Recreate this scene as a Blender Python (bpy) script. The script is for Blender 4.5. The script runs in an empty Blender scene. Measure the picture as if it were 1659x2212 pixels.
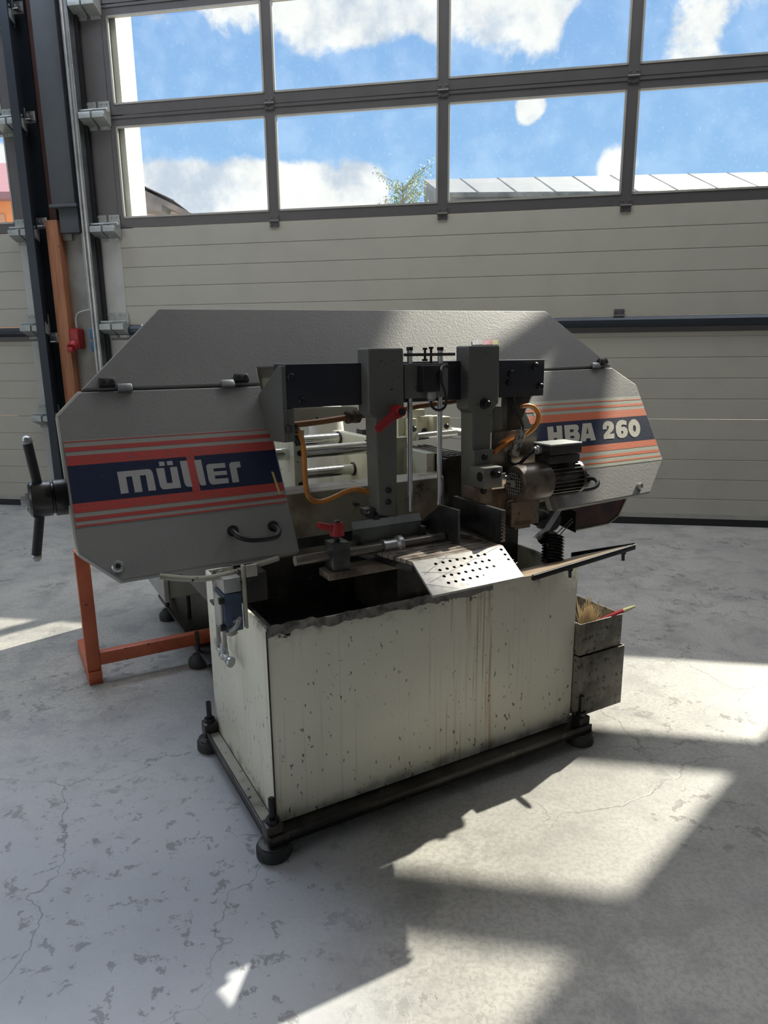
import bpy, bmesh, math, random
from mathutils import Vector, Matrix
from math import sin, cos, pi
random.seed(7)
SC = bpy.context.scene
COL = SC.collection
# ------------------------------------------------------------------ camera
F0, PITCH, ROLL, CAMH = 1502.46, 0.226114, -0.01098, 1.09806
CX, CY = 829.5, 1106.0
_f = Vector((0, cos(PITCH), -sin(PITCH))); _r = Vector((1, 0, 0)); _u = _r.cross(_f)
CR = _r * cos(ROLL) + _u * sin(ROLL); CU = -_r * sin(ROLL) + _u * cos(ROLL); CF = _f
cd = bpy.data.cameras.new('camera'); cam = bpy.data.objects.new('camera', cd); COL.objects.link(cam)
cd.sensor_fit = 'VERTICAL'; cd.sensor_height = 24; cd.lens = F0 / 2212 * 24; cd.clip_end = 500
cam.matrix_world = Matrix(((CR.x, CU.x, -CF.x, 0), (CR.y, CU.y, -CF.y, 0), (CR.z, CU.z, -CF.z, CAMH), (0, 0, 0, 1)))
SC.camera = cam
SC.view_settings.view_transform = 'Standard'; SC.view_settings.look = 'None'
SC.view_settings.exposure = 0.0; SC.view_settings.gamma = 1.0; SC.view_settings.use_curve_mapping = False
# ------------------------------------------------------------------ sun, sky, big lights
sd = bpy.data.lights.new('sun', 'SUN'); sd.energy = 19.0; sd.angle = 0.011; sd.color = (1.0, 0.93, 0.80)
sun = bpy.data.objects.new('sun', sd); COL.objects.link(sun)
sun.rotation_euler = Vector((.909, .902, 1.0)).to_track_quat('Z', 'Y').to_euler(); sun.location = (9, 9, 10)

def area(name, loc, aim, sx, sy, power, color=(1, 1, 1)):
    d = bpy.data.lights.new(name, 'AREA'); d.shape = 'RECTANGLE'; d.size = sx; d.size_y = sy; d.energy = power; d.color = color
    o = bpy.data.objects.new(name, d); COL.objects.link(o); o.location = loc
    o.rotation_euler = (Vector(loc) - Vector(aim)).to_track_quat('Z', 'Y').to_euler()
    return o
area('roof_fill', (1.2, 3.5, 4.9), (1.2, 3.3, 0), 6.0, 1.0, 115, (0.95, 0.96, 1.0))  # added fill under the roof near the gate; no lamp known there
area('roof_fill', (-3.0, 4.2, 4.9), (-1.6, 1.8, 0), 3.4, 1.4, 150, (0.66, 0.79, 1.0))  # added bluish fill, placed so the left floor picks up a sheen
area('side_fill', (-6.7, -2.6, 2.6), (0.6, 4.5, 1.7), 4.5, 2.6, 55, (1.0, 0.97, 0.92))  # added fill from the back left, brightens the gate; source unseen

w = bpy.data.worlds.new('sky'); SC.world = w; w.use_nodes = True
T = w.node_tree; T.nodes.clear()
def nd(t, typ, **kw):
    n = t.nodes.new(typ)
    for k, v in kw.items():
        if k.startswith('i_'):
            n.inputs[k[2:].replace('_', ' ')].default_value = v
        else: setattr(n, k, v)
    return n
def mth(t, op, a, b=None, c=None, clamp=False):
    n = t.nodes.new('ShaderNodeMath'); n.operation = op; n.use_clamp = clamp
    for i, x in enumerate((a, b, c)):
        if x is None: continue
        if hasattr(x, 'links') or hasattr(x, 'is_linked'): t.links.new(x, n.inputs[i])
        else: n.inputs[i].default_value = x
    return n.outputs[0]
def mixc(t, fac, a, b, typ='MIX'):
    n = t.nodes.new('ShaderNodeMix'); n.data_type = 'RGBA'; n.blend_type = typ
    for i, x in ((0, fac), (6, a), (7, b)):
        if hasattr(x, 'is_linked'): t.links.new(x, n.inputs[i])
        else: n.inputs[i].default_value = x if i == 0 or len(x) == 4 else (*x, 1)
    return n.outputs[2]
def smooth(t, x, lo, hi):
    n = t.nodes.new('ShaderNodeMapRange'); n.interpolation_type = 'SMOOTHSTEP'
    t.links.new(x, n.inputs[0]); n.inputs[1].default_value = lo; n.inputs[2].default_value = hi
    return n.outputs[0]
def noise(t, vec, scale, detail=4, rough=.55, dist=0):
    n = t.nodes.new('ShaderNodeTexNoise'); n.inputs['Scale'].default_value = scale; n.inputs['Detail'].default_value = detail
    n.inputs['Roughness'].default_value = rough; n.inputs['Distortion'].default_value = dist
    if vec is not None: t.links.new(vec, n.inputs['Vector'])
    return n.outputs['Fac']
def pixdir(x, y):
    d = CF + CR * ((x - CX) / F0) - CU * ((y - CY) / F0); return d.normalized()
tc = nd(T, 'ShaderNodeTexCoord'); gen = tc.outputs['Generated']
sep = nd(T, 'ShaderNodeSeparateXYZ'); T.links.new(gen, sep.inputs[0])
elev = sep.outputs[2]
n1 = noise(T, gen, 7.0, 9, .60, .25)
n2 = noise(T, gen, 26.0, 6, .6, .1)
nn = mth(T, 'ADD', mth(T, 'MULTIPLY', n1, .8), mth(T, 'MULTIPLY', n2, .2))
# cumulus bank low over the horizon and a broken sheet higher up
low = mth(T, 'SUBTRACT', 1.0, smooth(T, elev, .205, .272))
xside = mth(T, 'SUBTRACT', 1.0, smooth(T, sep.outputs[0], -.03, .06))
high = smooth(T, elev, .325, .43)
cov = mth(T, 'ADD', mth(T, 'MULTIPLY', mth(T, 'MULTIPLY', low, xside), .40), mth(T, 'MULTIPLY', high, .30))
def puff(x, y, r, amt):
    global cov
    d = pixdir(x, y)
    v = nd(T, 'ShaderNodeVectorMath', operation='DISTANCE'); T.links.new(gen, v.inputs[0]); v.inputs[1].default_value = d
    cov = mth(T, 'ADD', cov, mth(T, 'MULTIPLY', mth(T, 'SUBTRACT', 1.0, smooth(T, v.outputs['Value'], 0, r)), amt))
puff(600, 5, .16, .20); puff(1050, 15, .14, .20); puff(1570, 50, .10, .18); puff(1325, 362, .055, .34); puff(1148, 232, .032, .34); puff(720, 30, .12, .14); puff(1480, 90, .08, .18)
puff(400, 5, .10, .10); puff(1180, 50, .09, .14); puff(450, 140, .10, -.10); puff(380, 420, .06, .1)
dens = smooth(T, mth(T, 'ADD', nn, cov), .672, .775)
shade = smooth(T, noise(T, gen, 9.0, 6, .6), .36, .56)
cloud = mixc(T, shade, (0.62, 0.70, 0.82), (1.05, 1.05, 1.03))
blue = mixc(T, smooth(T, elev, .1, .75), (0.36, 0.62, 0.96), (0.19, 0.37, 0.80))
skyc = mixc(T, dens, blue, cloud)
bg = nd(T, 'ShaderNodeBackground'); T.links.new(skyc, bg.inputs[0]); bg.inputs[1].default_value = 1.0
out = nd(T, 'ShaderNodeOutputWorld'); T.links.new(bg.outputs[0], out.inputs[0])

# ------------------------------------------------------------------ frames of reference
MO = Vector((-0.25285, 1.38552, 0)); MPHI = 0.50671          # machine: origin at the cabinet's near left corner
E1 = Vector((cos(MPHI), sin(MPHI), 0)); E2 = Vector((-sin(MPHI), cos(MPHI), 0)); E3 = Vector((0, 0, 1))
DO = Vector((0, 4.645017, 0)); DPSI = -0.176975               # gate plane
D1 = Vector((cos(DPSI), sin(DPSI), 0)); D2 = Vector((-sin(DPSI), cos(DPSI), 0))
CAM = Vector((0, 0, CAMH))
def _ray(x, y): return CF + CR * ((x - CX) / F0) - CU * ((y - CY) / F0)
def mhit(x, y, ax, val):
    d = _ray(x, y); d = Vector((d.dot(E1), d.dot(E2), d.z)); c = CAM - MO; c = Vector((c.dot(E1), c.dot(E2), c.z))
    return c + d * ((val - c[ax]) / d[ax])
def pv(x, y, v): h = mhit(x, y, 1, v); return (h.x, h.z)
def pu(x, y, u): h = mhit(x, y, 0, u); return (h.y, h.z)
def pw(x, y, q): h = mhit(x, y, 2, q); return (h.x, h.y)
def od(x, y):
    d = _ray(x, y); c = CAM - DO; t = -c.dot(D2) / d.dot(D2); h = c + d * t; return (h.dot(D1), h.z)
def far(x, y, dist): d = _ray(x, y); return CAM + d * (dist / d.y)

# ------------------------------------------------------------------ materials
def mat(name, base, rough=.5, metal=0., var=None, bump=None, speck=None, spec=.5, stretch=None, coat=0):
    """var=(scale, colour2, lo, hi)  bump=(scale, strength)  speck=(scale, threshold, colour)"""
    m = bpy.data.materials.new(name); m.use_nodes = True; t = m.node_tree; b = t.nodes['Principled BSDF']
    b.inputs['Roughness'].default_value = rough; b.inputs['Metallic'].default_value = metal
    b.inputs['Specular IOR Level'].default_value = spec
    if coat: b.inputs['Coat Weight'].default_value = coat; b.inputs['Coat Roughness'].default_value = .12
    c = t.nodes.new('ShaderNodeTexCoord').outputs['Object']; vec = c
    if stretch:
        mp = t.nodes.new('ShaderNodeMapping'); mp.inputs['Scale'].default_value = stretch; t.links.new(c, mp.inputs[0]); vec = mp.outputs[0]
    col = None
    if var:
        for v_ in (var if isinstance(var, list) else [var]):
            f = smooth(t, noise(t, vec, v_[0], 6, .6), v_[2], v_[3])
            col = mixc(t, f, col if col is not None else (*base, 1), (*v_[1], 1))
    if speck:
        for s_ in (speck if isinstance(speck, list) else [speck]):
            f = smooth(t, noise(t, c, s_[0], 3, .5), s_[1], s_[1] + .02)
            col = mixc(t, f, col if col is not None else (*base, 1), (*s_[2], 1))
    if col is not None: t.links.new(col, b.inputs['Base Color'])
    else: b.inputs['Base Color'].default_value = (*base, 1)
    if bump:
        bn = t.nodes.new('ShaderNodeBump'); bn.inputs['Strength'].default_value = bump[1]; bn.inputs['Distance'].default_value = .002
        t.links.new(noise(t, vec, bump[0], 4, .6), bn.inputs['Height']); t.links.new(bn.outputs[0], b.inputs['Normal'])
    m['b'] = 1
    return m
GREY = mat('hammered_grey_paint', (.27, .265, .25), .47, 0, (3, (.235, .23, .22), .35, .7), (150, .35), (300, .745, (.5, .5, .48)))
LEDGE = mat('worn_cream_edge', (.42, .40, .33), .45, 0, (9, (.22, .19, .14), .45, .75), (80, .2), (60, .66, (.03, .028, .025)))
CREAM = mat('cream_machine_paint', (.60, .585, .47), .4, 0, (5, (.42, .39, .29), .5, .8), (60, .1), [(70, .69, (.06, .05, .04)), (28, .74, (.09, .08, .07))])
COLP = mat('grey_cream_column_paint', (.135, .135, .122), .42, 0, (6, (.11, .11, .095), .45, .8), (60, .12), [(110, .685, (.03, .028, .025)), (34, .75, (.05, .045, .04))])
NAVY = mat('dark_beam_steel', (.012, .013, .022), .45, 0, (8, (.02, .02, .028), .4, .7), (50, .08))
OIL = mat('oily_black_steel', (.012, .011, .012), .22, 0, (12, (.028, .022, .018), .45, .75), (25, .35))
OILC = mat('oily_dark_casting', (.045, .037, .03), .38, .2, [(9, (.012, .011, .01), .4, .6), (30, (.10, .08, .06), .62, .7)], (40, .4))
RUST = mat('grimy_brown_casting', (.20, .15, .115), .36, .1, [(11, (.06, .045, .035), .42, .62), (40, (.015, .012, .01), .6, .66)], (45, .4))
STEEL = mat('dark_machined_steel', (.10, .10, .095), .38, .75, (14, (.05, .05, .05), .4, .7), (60, .15))
PLATE = mat('bright_steel_plate', (.36, .352, .345), .48, .3, [(60, (.27, .26, .25), .45, .7), (8, (.36, .33, .30), .5, .8)], (90, .1))
SLATM = mat('worn_table_steel', (.36, .31, .27), .4, .4, (20, (.10, .085, .07), .4, .65), (60, .25))
CHROME = mat('polished_rod', (.78, .78, .77), .16, 1., (30, (.6, .6, .58), .5, .8))
ZINC = mat('galvanised_steel', (.46, .47, .47), .36, .85, (12, (.34, .35, .35), .4, .7), (40, .08))
BLACK = mat('black_plastic', (.012, .012, .014), .4)
RUBBER = mat('black_rubber', (.018, .018, .019), .6, 0, (15, (.035, .034, .034), .4, .8), (60, .3))
REDP = mat('red_plastic_lever', (.33, .018, .020), .35, 0, (20, (.16, .012, .014), .5, .8))
HOSE = mat('amber_hose', (.62, .235, .035), .22, 0, (18, (.34, .10, .018), .45, .75), None, None, .7)
HOSEB = mat('brown_hose', (.33, .15, .06), .35, 0, (25, (.16, .07, .03), .45, .75))
ORANGE = mat('orange_red_paint', (.50, .125, .055), .45, 0, (8, (.36, .075, .035), .4, .7), (60, .1), (55, .71, (.06, .025, .02)))
BLUE = mat('blue_grey_enamel', (.075, .11, .185), .45, 0, (10, (.05, .075, .125), .4, .7), None, (60, .72, (.02, .02, .02)))
GREYP = mat('pale_grey_metal', (.40, .42, .40), .4, .2, (10, (.28, .29, .28), .4, .7), None, (60, .71, (.05, .05, .05)))
SCREW = mat('blackened_screw', (.05, .05, .055), .3, .8)
BINM = mat('grimy_bin_sheet', (.20, .185, .15), .45, .2, [(14, (.10, .085, .07), .42, .62), (55, (.04, .033, .03), .56, .64)], (60, .2))
MAROON = mat('oily_maroon_sheet', (.085, .028, .020), .3, 0, (9, (.02, .012, .012), .4, .7), (40, .2), (90, .70, (.35, .33, .30)))
BOARD = mat('oily_tan_sheet', (.46, .36, .26), .38, .2, (7, (.26, .19, .13), .4, .75), (40, .2))
RED = mat('red_stripe_film', (.50, .052, .042), .48, 0, (160, (.30, .08, .065), .50, .62), (220, .4))
ORST = mat('orange_stripe_film', (.72, .16, .060), .48, 0, (160, (.50, .22, .12), .52, .66), (220, .3))
NAVF = mat('navy_label_film', (.010, .018, .055), .36, 0, None, (220, .25), (260, .73, (.2, .22, .26)))
LETG = mat('grey_lettering', (.42, .41, .40), .45, 0, None, (220, .3))
LETC = mat('cream_lettering', (.60, .57, .47), .45, 0, None, (220, .3))
FILM = mat('grey_label_film', (.35, .335, .30), .48, 0, None, (220, .3))
FILM2 = mat('pale_label_film', (.44, .45, .37), .48, 0, None, (220, .3))
DOORP = mat('cream_gate_panel', (.47, .45, .385), .5, 0, (4, (.44, .42, .36), .4, .7), (420, .12), (26, .80, (.2, .18, .15)))
ALU = mat('grey_gate_frame', (.125, .118, .118), .42, .25, (6, (.11, .105, .105), .4, .7))
ALUL = mat('pale_gate_frame', (.42, .41, .37), .42, .15, (6, (.36, .35, .32), .4, .7))
STILE = mat('white_gate_stile', (.50, .50, .48), .4, .1, (5, (.42, .42, .40), .4, .7))
DARKT = mat('dark_track_steel', (.040, .048, .060), .4, .5, (6, (.045, .055, .07), .4, .7))
CONCW = mat('grey_concrete_pier', (.33, .325, .30), .8, 0, (5, (.25, .24, .22), .4, .7), (30, .3), (40, .72, (.12, .11, .10)))
STEELP = mat('grey_steel_column_paint', (.085, .095, .105), .5, 0, (3, (.07, .075, .085), .4, .7))
WOOD = mat('orange_brown_timber', (.40, .175, .085), .55, 0, (4, (.28, .105, .05), .35, .7), (20, .2), (14, .73, (.07, .03, .018)), .4, (9, 9, .7))
WHITE = mat('white_render', (.50, .49, .45), .8, 0, (3, (.46, .45, .41), .4, .7))
WALLM = mat('hall_wall_plaster', (.50, .50, .48), .85, 0, (2, (.44, .44, .43), .4, .7))
CEILM = mat('hall_ceiling_sheet', (.52, .53, .54), .7, 0, (2, (.46, .47, .48), .4, .7))

def glassmat():
    m = bpy.data.materials.new('dusty_glass'); m.use_nodes = True; t = m.node_tree; t.nodes.clear()
    tr = nd(t, 'ShaderNodeBsdfTransparent'); tr.inputs[0].default_value = (.97, .985, .98, 1)
    gl = nd(t, 'ShaderNodeBsdfGlossy'); gl.inputs['Roughness'].default_value = .03
    df = nd(t, 'ShaderNodeBsdfTranslucent'); df.inputs[0].default_value = (.8, .85, .9, 1)
    c = nd(t, 'ShaderNodeTexCoord').outputs['Object']
    fr = nd(t, 'ShaderNodeFresnel'); fr.inputs[0].default_value = 1.35
    m1 = nd(t, 'ShaderNodeMixShader'); t.links.new(mth(t, 'MULTIPLY', fr.outputs[0], .5), m1.inputs[0])
    t.links.new(tr.outputs[0], m1.inputs[1]); t.links.new(gl.outputs[0], m1.inputs[2])
    dust = mth(t, 'ADD', mth(t, 'MULTIPLY', smooth(t, noise(t, c, 55, 5, .7), .55, .75), .035), mth(t, 'MULTIPLY', smooth(t, noise(t, c, 4, 3), .4, .7), .02))
    m2 = nd(t, 'ShaderNodeMixShader'); t.links.new(dust, m2.inputs[0]); t.links.new(m1.outputs[0], m2.inputs[1]); t.links.new(df.outputs[0], m2.inputs[2])
    o = nd(t, 'ShaderNodeOutputMaterial'); t.links.new(m2.outputs[0], o.inputs[0])
    return m
GLASS = glassmat()

def floormat():
    m = bpy.data.materials.new('worn_concrete_floor'); m.use_nodes = True; t = m.node_tree; b = t.nodes['Principled BSDF']
    c = t.nodes.new('ShaderNodeTexCoord').outputs['Object']
    big = noise(t, c, 1.1, 5, .6); mid = noise(t, c, 6.5, 8, .68, .2); fine = noise(t, c, 90, 5, .7)
    col = mixc(t, smooth(t, big, .35, .68), (.33, .325, .31), (.46, .445, .41))
    col = mixc(t, mth(t, 'MULTIPLY', smooth(t, mid, .44, .66), .75), col, (.24, .235, .225))
    col = mixc(t, mth(t, 'MULTIPLY', smooth(t, fine, .44, .60), .42), col, (.21, .205, .195))
    # worn coat: irregular bare flakes
    wear = mth(t, 'MULTIPLY', smooth(t, noise(t, c, 16, 7, .72, .35), .555, .585), smooth(t, noise(t, c, 1.6, 3), .50, .60))
    col = mixc(t, mth(t, 'MULTIPLY', wear, .6), col, (.145, .14, .13))
    # worn coat beside the saw, dark flakes; pale bluish sheen painted into its colour
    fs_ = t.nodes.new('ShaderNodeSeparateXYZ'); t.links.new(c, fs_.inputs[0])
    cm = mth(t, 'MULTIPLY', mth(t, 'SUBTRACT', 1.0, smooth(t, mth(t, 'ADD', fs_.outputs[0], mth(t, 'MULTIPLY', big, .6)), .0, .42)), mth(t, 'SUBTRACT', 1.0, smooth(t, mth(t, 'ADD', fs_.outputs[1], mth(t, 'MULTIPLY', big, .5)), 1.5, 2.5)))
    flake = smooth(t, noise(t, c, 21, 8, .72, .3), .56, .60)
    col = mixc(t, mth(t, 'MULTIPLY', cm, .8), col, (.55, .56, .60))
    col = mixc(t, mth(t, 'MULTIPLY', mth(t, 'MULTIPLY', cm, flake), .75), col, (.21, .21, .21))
    # hairline cracks
    vn = t.nodes.new('ShaderNodeTexNoise'); vn.inputs['Scale'].default_value = 3.2; vn.inputs['Detail'].default_value = 6; t.links.new(c, vn.inputs['Vector'])
    va = t.nodes.new('ShaderNodeVectorMath'); va.operation = 'MULTIPLY_ADD'
    t.links.new(vn.outputs['Color'], va.inputs[0]); va.inputs[1].default_value = (.55, .55, 0); t.links.new(c, va.inputs[2])
    vo = t.nodes.new('ShaderNodeTexVoronoi'); vo.feature = 'DISTANCE_TO_EDGE'; vo.inputs['Scale'].default_value = 1.35; t.links.new(va.outputs[0], vo.inputs['Vector'])
    ck = mth(t, 'SUBTRACT', 1.0, smooth(t, vo.outputs['Distance'], .0005, .004))
    ck = mth(t, 'MULTIPLY', ck, smooth(t, noise(t, c, 2.2, 3), .38, .60))
    col = mixc(t, mth(t, 'MULTIPLY', ck, .6), col, (.13, .125, .115))
    # scuff lines
    mp = t.nodes.new('ShaderNodeMapping'); mp.inputs['Rotation'].default_value = (0, 0, .6); mp.inputs['Scale'].default_value = (5, 90, 1); t.links.new(c, mp.inputs[0])
    sc = mth(t, 'MULTIPLY', smooth(t, noise(t, mp.outputs[0], 1, 3), .66, .74), smooth(t, noise(t, c, 1.3, 2), .45, .6))
    col = mixc(t, mth(t, 'MULTIPLY', sc, .3), col, (.15, .15, .15))
    t.links.new(col, b.inputs['Base Color'])
    r = mth(t, 'ADD', mth(t, 'MULTIPLY', mid, .28), .26); r = mth(t, 'ADD', r, mth(t, 'MULTIPLY', wear, .3))
    t.links.new(r, b.inputs['Roughness']); b.inputs['Specular IOR Level'].default_value = .5
    bn = t.nodes.new('ShaderNodeBump'); bn.inputs['Strength'].default_value = .5; bn.inputs['Distance'].default_value = .004
    h = mth(t, 'SUBTRACT', mth(t, 'ADD', mth(t, 'MULTIPLY', mid, .6), mth(t, 'MULTIPLY', fine, .12)), mth(t, 'ADD', mth(t, 'MULTIPLY', ck, .12), mth(t, 'MULTIPLY', wear, .12)))
    t.links.new(h, bn.inputs['Height']); t.links.new(bn.outputs[0], b.inputs['Normal'])
    return m
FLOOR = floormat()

def cabmat():
    m = bpy.data.materials.new('stained_cream_cabinet'); m.use_nodes = True; t = m.node_tree; b = t.nodes['Principled BSDF']
    c = t.nodes.new('ShaderNodeTexCoord').outputs['Object']; s = t.nodes.new('ShaderNodeSeparateXYZ'); t.links.new(c, s.inputs[0])
    u, v, z = s.outputs
    col = mixc(t, smooth(t, noise(t, c, 2.5, 4), .35, .7), (.82, .80, .67), (.74, .72, .60))
    # coolant runs down the front below the chute plate
    mp = t.nodes.new('ShaderNodeMapping'); mp.inputs['Scale'].default_value = (62, 1, 1.6); t.links.new(c, mp.inputs[0])
    run = smooth(t, noise(t, mp.outputs[0], 1, 3, .5, .12), .52, .66)
    zone = mth(t, 'MULTIPLY', smooth(t, u, .425, .45), mth(t, 'SUBTRACT', 1.0, smooth(t, u, .60, .625)))
    col = mixc(t, mth(t, 'MULTIPLY', mth(t, 'MULTIPLY', run, zone), .85), col, (.44, .30, .14))
    mp2 = t.nodes.new('ShaderNodeMapping'); mp2.inputs['Scale'].default_value = (110, 60, 2.2); t.links.new(c, mp2.inputs[0])
    col = mixc(t, mth(t, 'MULTIPLY', smooth(t, noise(t, mp2.outputs[0], 1, 2), .58, .7), .22), col, (.36, .34, .27))
    # chips and specks
    dens = smooth(t, noise(t, c, 3.1, 2), .36, .56)
    mp3 = t.nodes.new('ShaderNodeMapping'); mp3.inputs['Rotation'].default_value = (.3, .6, .2); mp3.inputs['Scale'].default_value = (1, 1, .45); t.links.new(c, mp3.inputs[0])
    sp = smooth(t, noise(t, mp3.outputs[0], 105, 2, .5), .678, .695)
    sp2 = smooth(t, noise(t, mp3.outputs[0], 34, 3, .6), .715, .73)
    col = mixc(t, mth(t, 'MULTIPLY', mth(t, 'MAXIMUM', mth(t, 'MULTIPLY', sp, dens), sp2), .85), col, (.085, .075, .065))
    # soot along the top edge and the foot
    gr = mth(t, 'MULTIPLY', smooth(t, z, .46, .53), smooth(t, noise(t, c, 22, 5), .5, .72))
    gr2 = mth(t, 'MULTIPLY', mth(t, 'SUBTRACT', 1.0, smooth(t, z, .055, .10)), smooth(t, noise(t, c, 14, 5), .42, .7))
    col = mixc(t, mth(t, 'MULTIPLY', mth(t, 'ADD', gr, gr2, None, True), .8), col, (.05, .042, .035))
    t.links.new(col, b.inputs['Base Color']); b.inputs['Roughness'].default_value = .36
    bn = t.nodes.new('ShaderNodeBump'); bn.inputs['Strength'].default_value = .25; bn.inputs['Distance'].default_value = .002
    t.links.new(noise(t, c, 120, 3), bn.inputs['Height']); t.links.new(bn.outputs[0], b.inputs['Normal'])
    return m
CAB = cabmat()

# ------------------------------------------------------------------ mesh helpers
class MB:
    def __init__(s): s.v = []; s.f = []
    def add(s, vs, fs):
        o = len(s.v); s.v += [tuple(x) for x in vs]; s.f += [tuple(i + o for i in f) for f in fs]; return s
    def box(s, a0, a1, b0, b1, c0, c1):
        vs = [(x, y, z) for x in (a0, a1) for y in (b0, b1) for z in (c0, c1)]
        return s.add(vs, [(0, 1, 3, 2), (4, 6, 7, 5), (0, 4, 5, 1), (2, 3, 7, 6), (0, 2, 6, 4), (1, 5, 7, 3)])
    def prism(s, pts, lo, hi, ax):
        n = len(pts)
        def mk(p, k):
            return (p[0], k, p[1]) if ax == 'v' else ((k, p[0], p[1]) if ax == 'u' else (p[0], p[1], k))
        vs = [mk(p, lo) for p in pts] + [mk(p, hi) for p in pts]
        fs = [tuple(range(n)), tuple(range(2 * n - 1, n - 1, -1))] + [(i, i + n, (i + 1) % n + n, (i + 1) % n) for i in range(n)]
        return s.add(vs, fs)
    def loft(s, rings, close=True, caps=True):
        n = len(rings[0]); vs = [p for r in rings for p in r]; fs = []
        for k in range(len(rings) - 1):
            for i in range(n if close else n - 1):
                j = (i + 1) % n; fs.append((k * n + i, k * n + j, (k + 1) * n + j, (k + 1) * n + i))
        if caps and close: fs += [tuple(range(n))[::-1], tuple(range((len(rings) - 1) * n, len(rings) * n))]
        return s.add(vs, fs)
    def tube(s, pts, r, seg=10, smoothit=0, caps=True):
        P = [Vector(p) for p in pts]
        if smoothit:
            Q = []
            for i in range(len(P) - 1):
                p0 = P[max(i - 1, 0)]; p1 = P[i]; p2 = P[i + 1]; p3 = P[min(i + 2, len(P) - 1)]
                for k in range(smoothit):
                    t = k / smoothit
                    Q.append(.5 * ((2 * p1) + (p2 - p0) * t + (2 * p0 - 5 * p1 + 4 * p2 - p3) * t * t + (3 * p1 - p0 - 3 * p2 + p3) * t ** 3))
            Q.append(P[-1]); P = Q
        rr = r if isinstance(r, (list, tuple)) else [r] * len(P)
        rings = []; prev = None
        for i, p in enumerate(P):
            d = (P[min(i + 1, len(P) - 1)] - P[max(i - 1, 0)]).normalized()
            if prev is None:
                a = d.orthogonal().normalized()
            else:
                a = (prev - d * prev.dot(d)).normalized()
            prev = a; b = d.cross(a)
            rings.append([p + (a * cos(2 * pi * k / seg) + b * sin(2 * pi * k / seg)) * rr[i] for k in range(seg)])
        return s.loft(rings, True, caps)
    def lathe(s, base, axis, prof, seg=20):
        """prof = [(distance along axis, radius)]"""
        base = Vector(base); d = Vector(axis).normalized(); a = d.orthogonal().normalized(); b = d.cross(a)
        return s.loft([[base + d * h + (a * cos(2 * pi * k / seg) + b * sin(2 * pi * k / seg)) * r for k in range(seg)] for h, r in prof])
    def build(s, name, m, parent=None, bevel=0, ang=35, smooth_=True):
        me = bpy.data.meshes.new(name); me.from_pydata(s.v, [], s.f)
        bm = bmesh.new(); bm.from_mesh(me); bmesh.ops.recalc_face_normals(bm, faces=bm.faces)
        if bevel:
            es = [e for e in bm.edges if len(e.link_faces) == 2 and e.calc_face_angle(0) > math.radians(30)]
            bmesh.ops.bevel(bm, geom=es, offset=bevel, segments=2, profile=.5, affect='EDGES', clamp_overlap=True)
        bm.to_mesh(me); bm.free()
        me.materials.append(m)
        if smooth_:
            big = bevel and any(len(p.vertices) > 4 for p in me.polygons)
            for p in me.polygons: p.use_smooth = not big
            if not big: me.set_sharp_from_angle(angle=math.radians(ang))
        o = bpy.data.objects.new(name, me); COL.objects.link(o)
        if parent: o.parent = parent
        return o
def empty(name, loc=(0, 0, 0), rz=0, parent=None):
    o = bpy.data.objects.new(name, None); COL.objects.link(o); o.location = loc; o.rotation_euler = (0, 0, rz); o.empty_display_size = .1
    if parent: o.parent = parent
    return o
def tag(o, label=None, cat=None, group=None, kind=None):
    for k, x in (('label', label), ('category', cat), ('group', group), ('kind', kind)):
        if x: o[k] = x
    return o
def pbox(name, m, parent, *a, bevel=0): return MB().box(*a).build(name, m, parent, bevel)
def flat(name, loops, v, m, parent):
    """printed film: outline with holes, laid on the plane v"""
    bm = bmesh.new()
    for lp in loops:
        vs = [bm.verts.new((p[0], v, p[1])) for p in lp]
        for i in range(len(vs)): bm.edges.new((vs[i], vs[(i + 1) % len(vs)]))
    bmesh.ops.triangle_fill(bm, use_beauty=True, edges=bm.edges[:])
    for f in bm.faces:
        f.normal_update()
        if f.normal.y > 0: f.normal_flip()
    me = bpy.data.meshes.new(name); bm.to_mesh(me); bm.free(); me.materials.append(m)
    o = bpy.data.objects.new(name, me); COL.objects.link(o); o.parent = parent; return o
def copy_of(o, parent, loc=None):
    c = o.copy(); COL.objects.link(c); c.parent = parent
    if loc is not None: c.location = loc
    return c

# ================================================================== SETTING
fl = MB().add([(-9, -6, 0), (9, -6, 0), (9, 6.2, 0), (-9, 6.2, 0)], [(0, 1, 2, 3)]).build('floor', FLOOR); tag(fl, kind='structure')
H = 5.0
tag(MB().prism([(-7.2, -5.2), (7.2, -5.2), (7.2, 3.42), (-7.2, 5.99)], H, H + .15, 'w').build('ceiling', CEILM), kind='structure')
tag(MB().box(-7.2, 7.2, -5.2, -5.05, 0, H).build('wall_back', WALLM), kind='structure')
tag(MB().box(-7.2, -7.05, -5.1, 6.0, 0, 1.2).box(-7.2, -7.05, -5.1, 6.0, 4.0, H).box(-7.2, -7.05, -.2, .7, 1.2, 4.0).box(-7.2, -7.05, 2.5, 6.0, 1.2, 4.0).box(-7.2, -7.05, -5.1, -4.7, 1.2, 4.0).build('wall_left', WALLM), kind='structure')
tag(MB().box(7.05, 7.2, -5.1, 3.45, 0, H).build('wall_right', WALLM), kind='structure')

gate_root = empty('wall_front', DO, DPSI); tag(gate_root, kind='structure')
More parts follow.
